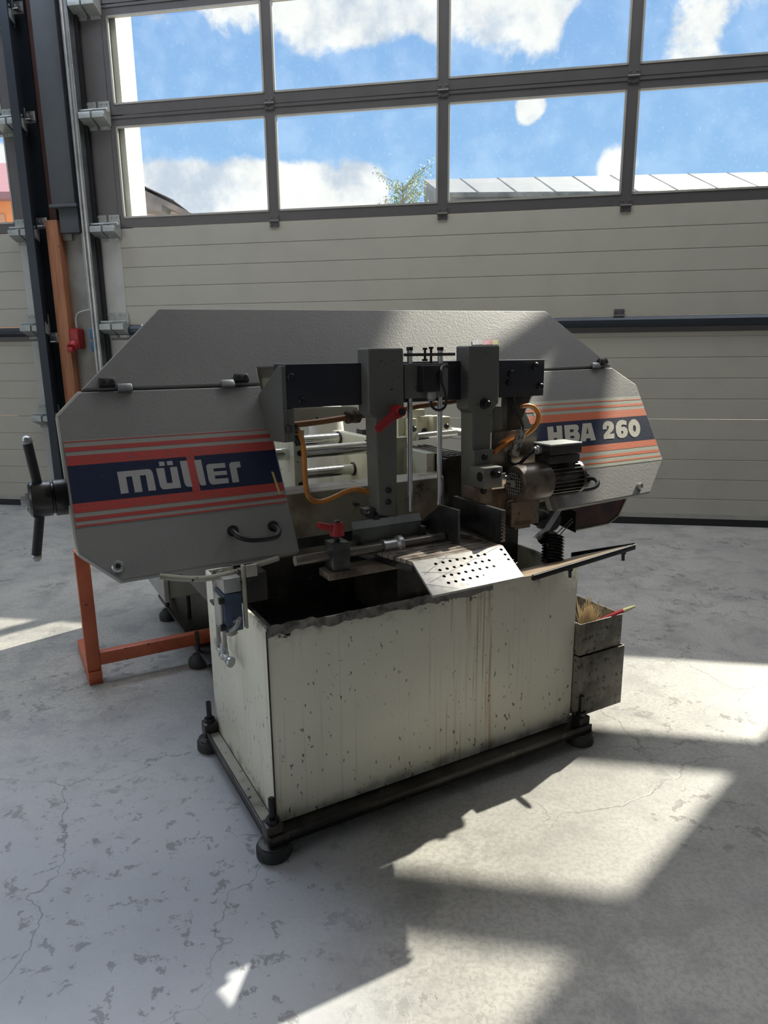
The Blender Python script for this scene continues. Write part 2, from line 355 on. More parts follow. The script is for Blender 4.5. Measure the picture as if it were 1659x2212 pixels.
# wall pieces around the two gates (local: x along the gate, y outwards)
wf = MB()
wf.box(-2.56, -2.30, .06, .30, 0, H).box(-2.30, -1.78, .14, .30, 0, H)
wf.box(-8.0, -2.56, .06, .30, 3.90, H).box(-1.70, 3.60, .06, .25, 3.90, H).box(3.60, 8, .06, .30, 0, H)
wf.build('masonry', CONCW, gate_root)
MB().box(-1.78, -1.70, .044, .25, 0, 3.9).build('reveal', WHITE, gate_root)
MB().box(3.60, 3.62, .06, .25, 0, 3.9).build('reveal', WHITE, gate_root)
# ---- sectional gate
Z0 = .046; JO = [Z0, Z0 + .625, Z0 + 1.25, Z0 + 1.875, 2.603, 3.235, 3.87]
def hinge_mesh():
    h = MB(); h.box(-.030, .030, -.006, 0, .006, .040).box(-.030, .030, -.006, 0, -.034, -.006)
    h.tube([(-.032, -.010, 0), (.032, -.010, 0)], .007, 8)
    for sx in (-.019, .019):
        for sz in (.026, -.024): h.lathe((sx, -.006, sz), (0, -1, 0), [(0, .0055), (.003, .0055), (.004, .003)], 8)
    return h
def bracket_mesh():
    h = MB()
    for sx in (-.047, .047):
        h.prism([(0, .062), (-.004, .062), (-.004, .020), (-.085, .006), (-.088, -.002), (-.088, -.030), (-.083, -.030), (-.01, -.062), (0, -.062)], sx - .040, sx + .040, 'u')
        h.box(sx - .038, sx + .038, -.004, 0, .02, .085); h.box(sx - .034, sx + .034, -.004, 0, -.082, -.055)
        for q in (-.02, .02):
            h.lathe((sx + q, -.004, .072), (0, -1, 0), [(0, .006), (.004, .006)], 8); h.lathe((sx + q, -.004, -.070), (0, -1, 0), [(0, .006), (.004, .006)], 8)
    h.tube([(-.09, -.06, .022), (.10, -.06, .022)], .007, 8)
    return h
def gate(name, xs0, xs1, stiles, glass_x, hingeX, rod):
    g = empty(name, DO, DPSI); tag(g, kind='structure')
    for k in range(3):                        # solid sections, four grooves each
        z0, z1 = JO[k] + .002, JO[k + 1] - .002
        pr = [(0, z0)]
        for q in range(1, 5):
            zc = JO[k] + .125 * q; pr += [(0, zc - .004), (.0035, zc - .0015), (.0035, zc + .0015), (0, zc + .004)]
        pr += [(0, z1), (.042, z1), (.042, z0)]
        MB().prism(pr, xs0 + .09, xs1 - .09, 'u').build('panel', DOORP, g)
    MB().box(xs0, xs1, -.002, .045, Z0 + .0, Z0 + .03).build('bottom_rail', ALUL, g)
    MB().box(xs0, xs1, .0, .05, 0.001, Z0).build('rubber_seal', BLACK, g)
    for k in (3, 4, 5):                       # glazed sections
        z0, z1 = JO[k] + .003, JO[k + 1] - .003; gz0, gz1 = z0 + .058, z1 - .062
        f = MB(); f.box(xs0, xs1, 0, .042, z0, gz0); f.box(xs0, xs1, 0, .042, gz1, z1)
        f.box(xs0, xs1, -.004, 0, z1 - .018, z1 - .004)
        edges = sorted(glass_x)
        f.box(xs0, edges[0][0], 0, .042, gz0, gz1); f.box(edges[-1][1], xs1, 0, .042, gz0, gz1)
        for i in range(len(edges) - 1): f.box(edges[i][1], edges[i + 1][0], 0, .042, gz0, gz1)
        f.build('glazing_frame', ALU, g)
        for a, b in edges:
            bd = MB(); e = .011
            bd.box(a, b, -.003, .012, gz0, gz0 + e).box(a, b, -.003, .012, gz1 - e, gz1).box(a, a + e, -.003, .012, gz0, gz1).box(b - e, b, -.003, .012, gz0, gz1)
            bd.build('glazing_bead', ALUL, g)
            MB().box(a + .002, b - .002, .018, .022, gz0 + .002, gz1 - .002).build('pane', GLASS, g)
    # stiffening rail under the third joint
    rl = MB(); rl.prism([(0, 1.292), (-.012, 1.290), (-.030, 1.272), (-.030, 1.250), (-.012, 1.232), (0, 1.230)], xs0 + .02, xs1 - .02, 'u')
    rl.build('stiffening_rail', DARKT, g, 0, 20)
    pbox('rail_flange', ALU, g, xs0 + .02, xs1 - .02, -.006, 0, 1.198, 1.230)
    hm = None
    for hx in hingeX:
        for z in (JO[2], JO[3], JO[4]):
            if hm is None: hm = hinge_mesh().build('hinge', ZINC if z == 0 else ALU, g); hm.location = (hx, -.001, z)
            else: copy_of(hm, g, (hx, -.001, z))
    bm_ = None
    for s0, s1 in stiles:
        for k in range(6):
            MB().box(s0, s1, -.003, 0, JO[k] + .03, JO[k + 1] - .03).build('stile', STILE if k < 3 else ALU, g)
        for k in range(1, 6):
            if bm_ is None: bm_ = bracket_mesh().build('roller_bracket', GREYP, g); bm_.location = ((s0 + s1) / 2, -.003, JO[k])
            else: copy_of(bm_, g, ((s0 + s1) / 2, -.003, JO[k]))
    return g
W0, MX = 1.0778, -.692
gx = [(-1.737, MX - .030)] + [(MX + W0 * i + .030, MX + W0 * (i + 1) - .030) for i in range(3)] + [(MX + W0 * 3 + .030, 3.585)]
g1 = gate('door_1', -1.925, 3.77, [(-1.925, -1.775), (3.62, 3.77)], gx, [MX, MX + W0, MX + 2 * W0, MX + 3 * W0], True)
g2 = gate('door_2', -8.0, -2.38, [(-2.525, -2.385)], [(-6.85 + 1.0778 * i + .03, -6.85 + 1.0778 * (i + 1) - .03) for i in range(3)] + [(-6.85 + 1.0778 * 3 + .03, -2.545)], [-4.6947, -3.6169], False)
# tracks and the pier between the gates
def trim(name, m, *a, bevel=0):
    o = MB().box(*a).build(name, m, None, bevel); o.location = DO; o.rotation_euler = (0, 0, DPSI); tag(o, kind='structure'); return o
tr = MB().box(-2.395, -2.375, -.11, .05, .0, 4.0).box(-2.395, -2.335, -.115, -.105, 0, 4.0).box(-2.375, -2.30, .02, .03, 0, 4.0)
o = tr.build('trim_1', DARKT); o.location = DO; o.rotation_euler = (0, 0, DPSI); tag(o, kind='structure')
tr = MB().box(-1.972, -1.955, -.085, .06, 0, 4.0).box(-1.955, -1.925, -.02, .0, 0, 4.0)
tr.tube([(-1.982, -.088, 0), (-1.982, -.088, 4.0)], .010, 10); tr.tube([(-1.948, -.085, 0), (-1.948, -.085, 4.0)], .005, 8)
o = tr.build('trim_2', ZINC); o.location = DO; o.rotation_euler = (0, 0, DPSI); tag(o, kind='structure')
trim('trim_3', BLACK, -1.945, -1.918, -.03, .05, 0, 4.0)
# track clips
clip = None
for z in (3.25, 2.62, 1.97, 1.22):
    q = MB().box(-.05, .03, -.004, 0, -.035, .035).box(-.008, .03, -.06, 0, -.03, -.024)
    for sx in (-.03, .01): q.lathe((sx, -.004, .015), (0, -1, 0), [(0, .008), (.008, .008)], 6)
    if clip is None:
        clip = q.build('track_clip', ZINC); clip.location = DO + D1 * (-2.31) + D2 * (-.03) + E3 * z; clip.rotation_euler = (0, 0, DPSI); c_ = clip
    else:
        c_ = clip.copy(); COL.objects.link(c_); c_.location = DO + D1 * (-2.31) + D2 * (-.03) + E3 * z
    tag(c_, {3.25: 'small bolted track clip highest on the dark track between the gates', 2.62: 'small bolted track clip level with the joint of the glazed gate sections',
             1.97: 'small bolted track clip beside the top of the lighter timber post', 1.22: 'small bolted track clip left of the red wall socket'}[z], 'clip', 'clips on the gate track')
pier = empty('pier', DO, DPSI); tag(pier, kind='structure'); pier.name = 'wall_pier'
pbox('plinth', CONCW, pier, -2.20, -1.985, .02, .30, 0, 1.955, bevel=.004)
pbox('plinth_notch', CONCW, pier, -2.20, -2.13, .0, .05, 1.86, 2.0)
tmb = empty('timber_post', DO + D1 * (-2.24), DPSI); tag(tmb, 'orange brown timber post standing between the two gates', 'post')
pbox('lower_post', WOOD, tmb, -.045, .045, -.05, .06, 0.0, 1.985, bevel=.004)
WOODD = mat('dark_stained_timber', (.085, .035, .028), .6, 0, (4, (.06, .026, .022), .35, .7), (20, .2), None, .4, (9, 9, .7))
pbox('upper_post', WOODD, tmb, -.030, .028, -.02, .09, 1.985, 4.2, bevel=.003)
st = empty('steel_column', DO + D1 * (-2.122), DPSI); tag(st, 'dark grey steel column on a base plate above the concrete plinth', 'column')
pbox('shaft', STEELP, st, -.085, .085, -.07, .10, 2.075, 4.9, bevel=.004)
pbox('base_plate', STEELP, st, -.10, .10, -.08, .11, 2.055, 2.075, bevel=.002)
pbox('end_block', STEELP, st, -.055, .085, -.05, .05, 1.90, 2.055, bevel=.003)
dct = tag(MB().box(-.028, .028, -.02, .02, 1.40, 1.96).build('cable_duct', ALUL, None, .003), 'narrow beige cable duct on the pier beside the gate track', 'cable duct')
dct.location = DO + D1 * (-2.020) + D2 * (-.0); dct.rotation_euler = (0, 0, DPSI)
cdt = MB().tube([(-.012, 0, 1.95), (-.014, 0, 2.15), (-.02, .03, 2.4)], .006, 8, 4).tube([(.010, 0, 1.95), (.012, 0, 2.15), (.004, .03, 2.45)], .006, 8, 4).build('conduit_cables', ALUL)
cdt.location = DO + D1 * (-2.020); cdt.rotation_euler = (0, 0, DPSI); tag(cdt, 'two pale cables rising out of the duct beside the steel column', 'cable')
# red power socket, blue sockets, cable
sx_, sz_ = od(170, 735)
so = empty('power_socket', DO + D1 * sx_ + E3 * (sz_ - .0), DPSI); tag(so, 'red industrial wall socket beside the timber post', 'socket')
MB().box(-.032, .040, -.06, .02, -.06, .078).build('housing', REDP, so, .012)
MB().lathe((-.005, -.05, -.03), (0, -.8, -.6), [(0, .036), (.035, .036), (.04, .030)], 18).build('lid', REDP, so)
MB().box(-.028, .012, -.105, -.085, -.085, -.045).build('lid_catch', REDP, so, .004)
bx_, bz_ = od(208, 735)
bs = empty('blue_socket', DO + D1 * bx_ + E3 * bz_, DPSI); tag(bs, 'pair of blue sockets one above the other beside the bright gate track', 'socket')
for dz in (-.04, .042): MB().box(-.030, .030, -.03, .02, dz - .036, dz + .036).build('socket_face', mat('blue_plastic', (.03, .16, .30), .4), bs, .006)
MB().box(-.034, .034, -.015, .022, -.082, .084).build('back_box', GREYP, bs, .004)
p_ = [od(170, 708), od(168, 690), od(173, 677), od(190, 671), od(200, 670)]
cb = MB().tube([(a, -.02, b) for a, b in p_], .006, 8, 4).build('cable', WHITE); cb.location = DO; cb.rotation_euler = (0, 0, DPSI)
tag(cb, 'short white cable curving down into the red wall socket', 'cable')

# ================================================================== OUTSIDE
tag(MB().add([(-60, 5.4, -.02), (60, 5.4, -.02), (60, 120, -.02), (-60, 120, -.02)], [(0, 1, 2, 3)]).build('yard', mat('yard_paving', (.30, .30, .29), .9)), 'grey paved yard outside the gates', kind='structure')
ROOFM = mat('solar_roof', (.135, .15, .18), .5, 0, (1.2, (.16, .175, .20), .4, .7)); ROOFD = mat('roof_gable_boards', (.11, .125, .13), .6, 0, (3, (.2, .21, .21), .4, .7))
R0 = 24
def P(x, y, D=R0): return far(x, y, D)
rb = empty('long_roof', (far(960, 420, R0).x, R0, 0)); tag(rb, 'long low building roof with grey panels seen through the gate glass', 'building')
ox = rb.location.x
a = P(916, 388, 29); a2 = P(2100, 362, 29 - 2.0); b_ = P(958, 420, R0); b2 = P(2300, 412, R0 - 4)
def loc(p, r): return (p.x - r.location.x, p.y - r.location.y, p.z)
th = Vector((0, 0, -.18))
q = MB(); vs = [a, a2, b2, b_]; q.add([loc(p, rb) for p in vs] + [loc(p + th, rb) for p in vs], [(0, 1, 2, 3), (7, 6, 5, 4), (0, 4, 5, 1), (1, 5, 6, 2), (2, 6, 7, 3), (3, 7, 4, 0)]); q.build('roof', ROOFM, rb)
for k in range(1, 14):
    t0 = k / 14.; s_ = a.lerp(a2, t0); e_ = b_.lerp(b2, t0)
    MB().tube([loc(s_ + E3 * .0, rb), loc(e_ + E3 * .0, rb)], .03, 5).build('panel_seam', ROOFM, rb)
q = MB(); lo = [b_ + Vector((0, .4, -.1)), b2 + Vector((0, .4, -.1))]; q.add([loc(p, rb) for p in (lo[0], lo[1])] + [(loc(lo[1], rb)[0], loc(lo[1], rb)[1], 0), (loc(lo[0], rb)[0], loc(lo[0], rb)[1], 0)] + [tuple(Vector(loc(p, rb)) + Vector((0, .3, 0))) for p in lo], [(0, 1, 2, 3), (0, 4, 5, 1)]); q.build('wall', ROOFD, rb)
g_ = [a + Vector((0, 0, -.05)), b_ + Vector((0, .3, -.1)), Vector((b_.x, b_.y + .3, 0)), Vector((a.x, a.y, 0))]
q = MB().add([loc(p, rb) for p in g_], [(0, 1, 2, 3)]); q.build('gable', ROOFD, rb)
gt = MB().tube([loc(b_ + Vector((0, -.1, -.05)), rb), loc(b2 + Vector((0, -.1, -.05)), rb)], .09, 6).build('gutter', ROOFD, rb)
# left gable roof
rl = empty('gable_roof', (far(330, 440, 16).x, 16, 0)); tag(rl, 'grey eaves of a pitched roof at lower left behind the gate glass', 'building')
v1 = [P(270, 385, 16), P(372, 432, 16), P(420, 466, 16), P(300, 455, 16)]
q = MB(); up = [P(262, 378, 16), P(425, 464, 16)]
dz = Vector((0, 3, 0)); rr = [P(262, 386, 16), P(425, 466, 16), P(425, 476, 16), P(262, 402, 16)]
q.add([loc(p, rl) for p in rr] + [loc(p + dz, rl) for p in rr], [(0, 1, 2, 3), (4, 7, 6, 5), (0, 4, 5, 1), (1, 5, 6, 2), (2, 6, 7, 3), (3, 7, 4, 0)]); q.build('roof', ROOFD, rl)
rr = [P(262, 378, 16), P(376, 432, 16), P(376, 434, 16), P(262, 381, 16)]
q = MB().add([loc(p, rl) for p in rr] + [loc(p + dz, rl) for p in rr], [(0, 1, 2, 3), (4, 7, 6, 5), (0, 4, 5, 1), (1, 5, 6, 2), (2, 6, 7, 3), (3, 7, 4, 0)]); q.build('solar_panel', ROOFM, rl)
rr = [P(262, 402, 16), P(350, 442, 16), P(350, 456, 16), P(262, 446, 16)]
q = MB().add([loc(p, rl) for p in rr] + [loc(p + dz, rl) for p in rr], [(0, 1, 2, 3), (4, 7, 6, 5), (0, 4, 5, 1), (1, 5, 6, 2), (2, 6, 7, 3), (3, 7, 4, 0)]); q.build('gable', ROOFD, rl)
ww = P(262, 446, 16); MB().box(-3, .6, .6, 4, 0, ww.z).build('wall', WHITE, rl)
# orange building far left
ORB = mat('orange_render', (.85, .33, .12), .8, 0, (2, (.75, .26, .09), .4, .7)); ORD = mat('dark_roof_tiles', (.32, .16, .20), .8)
oc = P(20, 480, 12); ob = empty('orange_house', (oc.x, 12, 0)); tag(ob, 'bright orange house wall seen through the left gate glass', 'building')
tp = P(20, 420, 12).z; tp2 = P(10, 300, 12).z
MB().box(-3, .75, 0, 2.5, 0, tp).build('wall', ORB, ob)
MB().prism([(-.2, tp), (1.4, tp2), (2.7, tp), (2.7, tp - .1), (-.2, tp - .1)], -3.1, .85, 'u').build('roof', ORD, ob)
for wxx in (-.5, .15): MB().box(wxx, wxx + .45, -.03, .05, tp - 1.1, tp - .3).build('window', mat('house_window', (.6, .3, .18), .3), ob)
# tree
tp_ = P(870, 470, 18); te = empty('young_tree', (tp_.x, 18, 0)); tag(te, 'thin leafy tree crown rising beside the long roof', 'tree')
BR = mat('bark', (.20, .20, .14), .9); LF = mat('tree_leaves', (.20, .30, .10), .7, 0, (6, (.36, .42, .20), .4, .7))
tm = MB(); lm = MB(); th_ = P(870, 395, 18).z
tm.tube([(0, 0, 0), (.05, 0, th_ * .7), (0, 0, th_)], [.10, .05, .02], 7)
rnd = random.Random(3)
for k in range(34):
    z = th_ * rnd.uniform(.66, .98); an = rnd.uniform(0, 2 * pi); L = rnd.uniform(.4, .95)
    e = Vector((cos(an) * L * .75, sin(an) * L * .6, z + L * .55)); s0 = Vector((0, 0, z))
    tm.tube([s0, s0.lerp(e, .5) + Vector((0, 0, .05)), e], [.016, .010, .004], 4)
    for j in range(46):
        p = s0.lerp(e, rnd.uniform(.25, 1.05)) + Vector((rnd.gauss(0, .05), rnd.gauss(0, .05), rnd.gauss(0, .06)))
        a_ = Vector((rnd.gauss(0, 1), rnd.gauss(0, 1), rnd.gauss(0, 1))).normalized() * .035; b0 = a_.orthogonal().normalized() * .016
        lm.add([p - a_, p + b0, p + a_, p - b0], [(0, 1, 2, 3)])
tm.build('trunk', BR, te); lv = lm.build('foliage', LF, te, smooth_=False); lv['kind'] = 'stuff'

# ================================================================== BAND SAW
saw = empty('band_saw', MO, MPHI)
tag(saw, 'large horizontal metal band saw with grey wheel covers over a cream cabinet', 'band saw')
L, D, ZB, ZT = .8955, .487, .0519, .5257
# --- cabinet
c = MB(); tk = .008
c.box(0, L, 0, tk, ZB, ZT).box(0, tk, tk, D, ZB, ZT).box(L - tk, L, tk, D, ZB, ZT).box(0, L, D - tk, D, ZB, ZT)
cabinet = c.build('cabinet', CAB, saw, .003)
t_ = MB().box(tk, L - tk, tk, D - tk, .44, .452); t_.box(tk, .02, tk, D - tk, .452, ZT - .004)
t_.build('chip_tray', OIL, saw)
pbox('back_splash', OILC, saw, tk, L - tk, .245, .262, .452, .60)
pbox('edge_sealant', OILC, saw, -.0018, .0012, -.0018, .0012, ZB + .01, ZT - .005)
# corner seam bead and torn sheet at the right
bp = MB().box(-.035, L + .035, -.052, D + .03, .036, .050).box(-.035, L + .035, -.052, -.046, .036, .060).box(-.035, -.029, -.052, D + .03, .036, .062)
bp.build('base_plate', OILC, saw, .002)
pbox('base_ledge', LEDGE, saw, -.0285, -.001, -.03, D, .050, .0525)
pbox('torn_sheet', LEDGE, saw, L - .004, L + .022, .02, .03, .43, .535, bevel=.004)
# bent lip along the top front
rn = random.Random(5); top = []; bot = []
N = 46
for i in range(N + 1):
    u = -.002 + (.60) * i / N; z = .529 + .0022 * sin(i * .9) + rn.uniform(-.0018, .0018) + (.008 if 3 < i < 9 else 0)
    top.append((u, -.006 + rn.uniform(-.002, .002) + (.006 * sin(i * .6) if i < 12 else 0), z)); bot.append((u, -.010 + rn.uniform(-.002, .002), z - .018 - rn.uniform(0, .004)))
inn = [(p[0], p[1] + .016, p[2] - .006) for p in top]
q = MB(); n_ = N + 1; q.add(bot + top + inn, [(i, i + 1, n_ + i + 1, n_ + i) for i in range(N)] + [(n_ + i, n_ + i + 1, 2 * n_ + i + 1, 2 * n_ + i) for i in range(N)])
q.build('bent_lip', mat('bare_bent_sheet', (.30, .28, .26), .35, .5, (30, (.12, .11, .10), .4, .65), (50, .4)), saw)
# oil splashes: lumps of chips at the lip
ch = MB(); rn = random.Random(9)
for cx_, cy_, cz_, rr_, n in ((.045, -.004, .508, .008, 22), (.47, -.003, .520, .03, 26), (L - .0, -.02, .075, .02, 60), (.655, .06, .68, .015, 50)):
    for k in range(n):
        p = Vector((cx_ + rn.gauss(0, rr_), cy_ + rn.gauss(0, .004), cz_ + rn.gauss(0, rr_ * .35))); d_ = Vector((rn.gauss(0, 1), rn.gauss(0, 1), rn.gauss(0, 1))).normalized() * .0035
        ch.tube([p - d_, p + d_.orthogonal() * .4, p + d_], .0012, 3)
cc = ch.build('swarf', OILC, saw); cc['kind'] = 'stuff'
# --- levelling feet
def foot(u, v):
    f = MB().lathe((u, v, 0), (0, 0, 1), [(0, .036), (.004, .0395), (.024, .0395), (.030, .036), (.031, .030)], 28).build('foot', RUBBER, saw)
    MB().lathe((u, v, .030), (0, 0, 1), [(0, .034), (.004, .034), (.005, .022), (.010, .020)], 24).build('washer', STEEL, f)
    MB().box(u - .019, u + .019, v - .017, v + .019, .040, .082).build('mounting_block', OILC, f, .002)
    MB().lathe((u, v, .082), (0, 0, 1), [(0, .015), (.012, .015)], 6).build('nut', OIL, f)
    MB().lathe((u, v, .094), (0, 0, 1), [(0, .0075), (.048, .0075), (.050, .005)], 10).build('stud', OIL, f)
for u, v in ((-.018, -.027), (L + .014, -.027), (-.020, .475), (L + .014, .47)): foot(u, v)

# --- bow: grey front housing and the two wheel covers; the whole bow leans back
BV = .075; LEAN = math.radians(33.0); TL = math.tan(LEAN)
BN = Vector((0, -cos(LEAN), sin(LEAN))); BT = Vector((0, sin(LEAN), cos(LEAN)))
def pb(x, y, lift=0.):
    d = _ray(x, y); d = Vector((d.dot(E1), d.dot(E2), d.z)); c = CAM - MO; c = Vector((c.dot(E1), c.dot(E2), c.z))
    q0 = Vector((0, BV, .69)) + BN * lift; t = (q0 - c).dot(BN) / d.dot(BN); h = c + d * t; return (h.x, h.z)
def b3(u, w, lift=0.):
    q0 = Vector((0, BV, .69)) + BN * lift; return Vector((u, q0.y + (w - q0.z) * TL, w))
def clipx(poly, z):
    xs = []
    for i in range(len(poly)):
        (x0, z0), (x1, z1) = poly[i], poly[(i + 1) % len(poly)]
        if (z0 - z) * (z1 - z) < 0: xs.append(x0 + (z - z0) / (z1 - z0) * (x1 - x0))
    return min(xs), max(xs)
def bprism(pts, lift, depth):
    n = len(pts); fr = [b3(u, z, lift) for u, z in pts]; bk_ = [p - BN * depth for p in fr]
    return MB().add(fr + bk_, [tuple(range(n)), tuple(range(2 * n - 1, n - 1, -1))] + [(i, i + n, (i + 1) % n + n, (i + 1) % n) for i in range(n)])
def onbow(mb, x, y):
    """place a mesh drawn around the origin (x along the bow, -y outwards, z up the slope) on the bow face"""
    u, z = pb(x, y); o_ = b3(u, z); mb.v = [tuple(o_ + Vector((1, 0, 0)) * a - BN * b + BT * c) for a, b, c in mb.v]; return mb
def bflat(name, loops, lift, m, parent):
    bm = bmesh.new()
    for lp in loops:
        vs = [bm.verts.new(b3(p[0], p[1], lift)) for p in lp]
        for i in range(len(vs)): bm.edges.new((vs[i], vs[(i + 1) % len(vs)]))
    bmesh.ops.triangle_fill(bm, use_beauty=True, edges=bm.edges[:])
    for f in bm.faces:
        f.normal_update()
        if f.normal.y > 0: f.normal_flip()
    me = bpy.data.meshes.new(name); bm.to_mesh(me); bm.free(); me.materials.append(m)
    o = bpy.data.objects.new(name, me); COL.objects.link(o); o.parent = parent; return o
UP = [pb(x, y) for x, y in [(174, 842), (342, 665), (1178, 671), (1321, 790), (1178, 798), (1150, 800), (1130, 782), (556, 795), (562, 829)]]
LC = [pb(x, y) for x, y in [(172, 846), (124, 897), (163, 1163), (170, 1196), (261, 1255), (648, 1191), (573, 870), (563, 833)]]
RC = [pb(x, y) for x, y in [(1150, 800), (1178, 800.5), (1322, 794), (1375, 831), (1432, 992), (1405, 1064), (1205, 1101), (1162, 967), (1133, 890), (1150, 855)]]
bprism(UP, 0, .05).build('top_housing', GREY, saw, .004)
lc = bprism(LC, 0, .022).build('wheel_cover', GREY, saw, .0035)
rc = bprism(RC, 0, .022).build('wheel_cover', GREY, saw, .0035)
def grow(poly, k, dz=0):
    cx = sum(p[0] for p in poly) / len(poly); cz = sum(p[1] for p in poly) / len(poly)
    return [(cx + (x - cx) * (1 + k), cz + (z - cz) * (1 + k) + dz) for x, z in poly]
bprism(grow(LC, .010, -.002), -.0225, .016).build('bow_body', CREAM, saw, .002)
bprism(grow(RC, .008, -.002), -.0225, .016).build('bow_body', CREAM, saw, .002)
bprism(grow(LC, -.10, .010), -.0390, .11).build('bow_body', CREAM, saw, .004)
bprism(grow(RC, -.12, .012), -.0390, .11).build('bow_body', CREAM, saw, .004)
UPB = [pb(x, y, -.05) for x, y in [(174, 842), (342, 668), (1178, 674), (1321, 790), (1178, 798), (1150, 800), (1120, 812), (566, 810), (572, 850), (500, 850)]]
bprism(UPB, -.0505, .10).build('bow_body', CREAM, saw, .004)
# rear flange of the arch, seen bright below the beam
RB = [pv(x, y, .33) for x, y in [(560, 884), (773, 880), (773, 892), (720, 902), (560, 921)]]
MB().prism(RB, .33, .38, 'v').build('rear_flange', CREAM, saw, .002)
# printed label bands
def band(poly, ztop, zbot, m, parent, name, lift):
    a0, a1 = clipx(poly, ztop); b0, b1 = clipx(poly, zbot); e = .004
    return bflat(name, [[(a0 + e, ztop), (a1 - e, ztop), (b1 - e, zbot), (b0 + e, zbot)]], lift, m, parent)
s3 = 3.19
ZL = [pb(120 + 1480 / s3, 910 + yy / s3)[1] for yy in (44, 50, 56, 85, 112, 137, 197, 428, 486, 514, 538, 562, 577)]
band(LC, ZL[0], ZL[12], FILM, lc, 'label_film', .0006)
for a_, b0 in ((1, 2), (3, 4), (5, 6), (7, 8), (9, 10)): band(LC, ZL[a_], ZL[b0], RED, lc, 'stripe', .0010)
band(LC, ZL[6], ZL[7], NAVF, lc, 'navy_band', .0010); band(LC, ZL[11], ZL[11] - .003, RED, lc, 'stripe', .0010)
s4 = 5.027
ZR = [pb(1120 + 1340 / s4, 840 + yy / s4)[1] for yy in (75, 104, 115, 152, 178, 213, 290, 560, 628, 672, 702, 742, 757, 795)]
band(RC, ZR[0], ZR[13], FILM2, rc, 'label_film', .0006)
for a_, b0 in ((1, 2), (3, 4), (5, 6), (7, 8), (9, 10), (11, 12)): band(RC, ZR[a_], ZR[b0], ORST, rc, 'stripe', .0010)
band(RC, ZR[6], ZR[7], NAVF, rc, 'navy_band', .0010)
def letters(name, loops, ox, oy, s, m, parent, lift):
    return bflat(name, [[pb(ox + x / s, oy + y / s, lift) for x, y in lp] for lp in loops], lift, m, parent)
A = (240, 970, 5.53)
letters('red_bar', [[(893, 80), (985, 72), (1070, 500), (975, 510)]], *A, RED, lc, .0014)
for lp in ([[(70, 273), (430, 240), (455, 240), (475, 250), (490, 270), (502, 305), (540, 492), (448, 501), (413, 310), (343, 317), (377, 510), (285, 520), (247, 325), (177, 332), (212, 525), (118, 536)]],
           [[(535, 232), (632, 225), (668, 408), (735, 403), (702, 216), (785, 210), (838, 462), (640, 482), (615, 478), (595, 460), (582, 430)]],
           [[(568, 152), (633, 150), (643, 198), (578, 205)]], [[(662, 147), (730, 140), (742, 190), (673, 196)]],
           [[(820, 145), (903, 137), (972, 450), (920, 452), (895, 440), (878, 410), (868, 370)]],
           [[(990, 132), (1073, 126), (1138, 428), (1090, 438), (1070, 430), (1055, 405)]],
           [[(1136, 215), (1142, 190), (1160, 180), (1358, 165), (1368, 222), (1220, 233), (1227, 270), (1378, 257), (1388, 305), (1238, 318), (1246, 357), (1398, 345), (1408, 405), (1215, 425), (1190, 415), (1172, 390), (1160, 350)]],
           [[(1410, 190), (1415, 172), (1432, 158), (1535, 147), (1550, 215), (1498, 224), (1532, 393), (1452, 402)]]):
    letters('letter', lp, *A, LETG, lc, .0016)
B = (1170, 880, 7.213)
def ell(cx, cy, rx, ry, n=20, sk=.06): return [(cx + rx * cos(2 * pi * k / n) + sk * ry * sin(2 * pi * k / n), cy + ry * sin(2 * pi * k / n)) for k in range(n)]
for lp in ([[(85, 305), (180, 297), (188, 390), (240, 385), (228, 290), (315, 283), (332, 560), (245, 570), (240, 475), (190, 480), (193, 578), (108, 586), (92, 370)]],
           [[(350, 280), (530, 266), (558, 275), (576, 300), (578, 335), (560, 375), (585, 398), (597, 440), (592, 500), (565, 535), (540, 548), (372, 556)], [(440, 345), (485, 341), (500, 352), (500, 370), (487, 385), (442, 388)], [(447, 447), (498, 441), (512, 455), (512, 470), (500, 480), (448, 482)]],
           [[(640, 252), (772, 243), (845, 510), (768, 518), (755, 478), (697, 485), (690, 528), (606, 533)], [(712, 300), (733, 408), (697, 412)]],
           [[(950, 345), (952, 290), (968, 245), (1000, 218), (1045, 212), (1092, 225), (1120, 262), (1126, 320), (1105, 365), (1055, 415), (1133, 405), (1135, 482), (968, 497), (965, 430), (1035, 345), (1047, 305), (1038, 284), (1020, 288), (1014, 310), (1015, 340)]],
           [[(1325, 275), (1320, 212), (1270, 195), (1215, 202), (1175, 235), (1155, 300), (1160, 390), (1185, 450), (1225, 478), (1285, 475), (1330, 440), (1345, 385), (1332, 330), (1290, 300), (1240, 305), (1240, 280), (1262, 268)], [(1240, 372), (1258, 362), (1272, 378), (1270, 405), (1258, 418), (1243, 408)]],
           [ell(1443, 323, 93, 141), ell(1446, 328, 24, 52)]):
    letters('letter', lp, *B, LETC, rc, .0016)
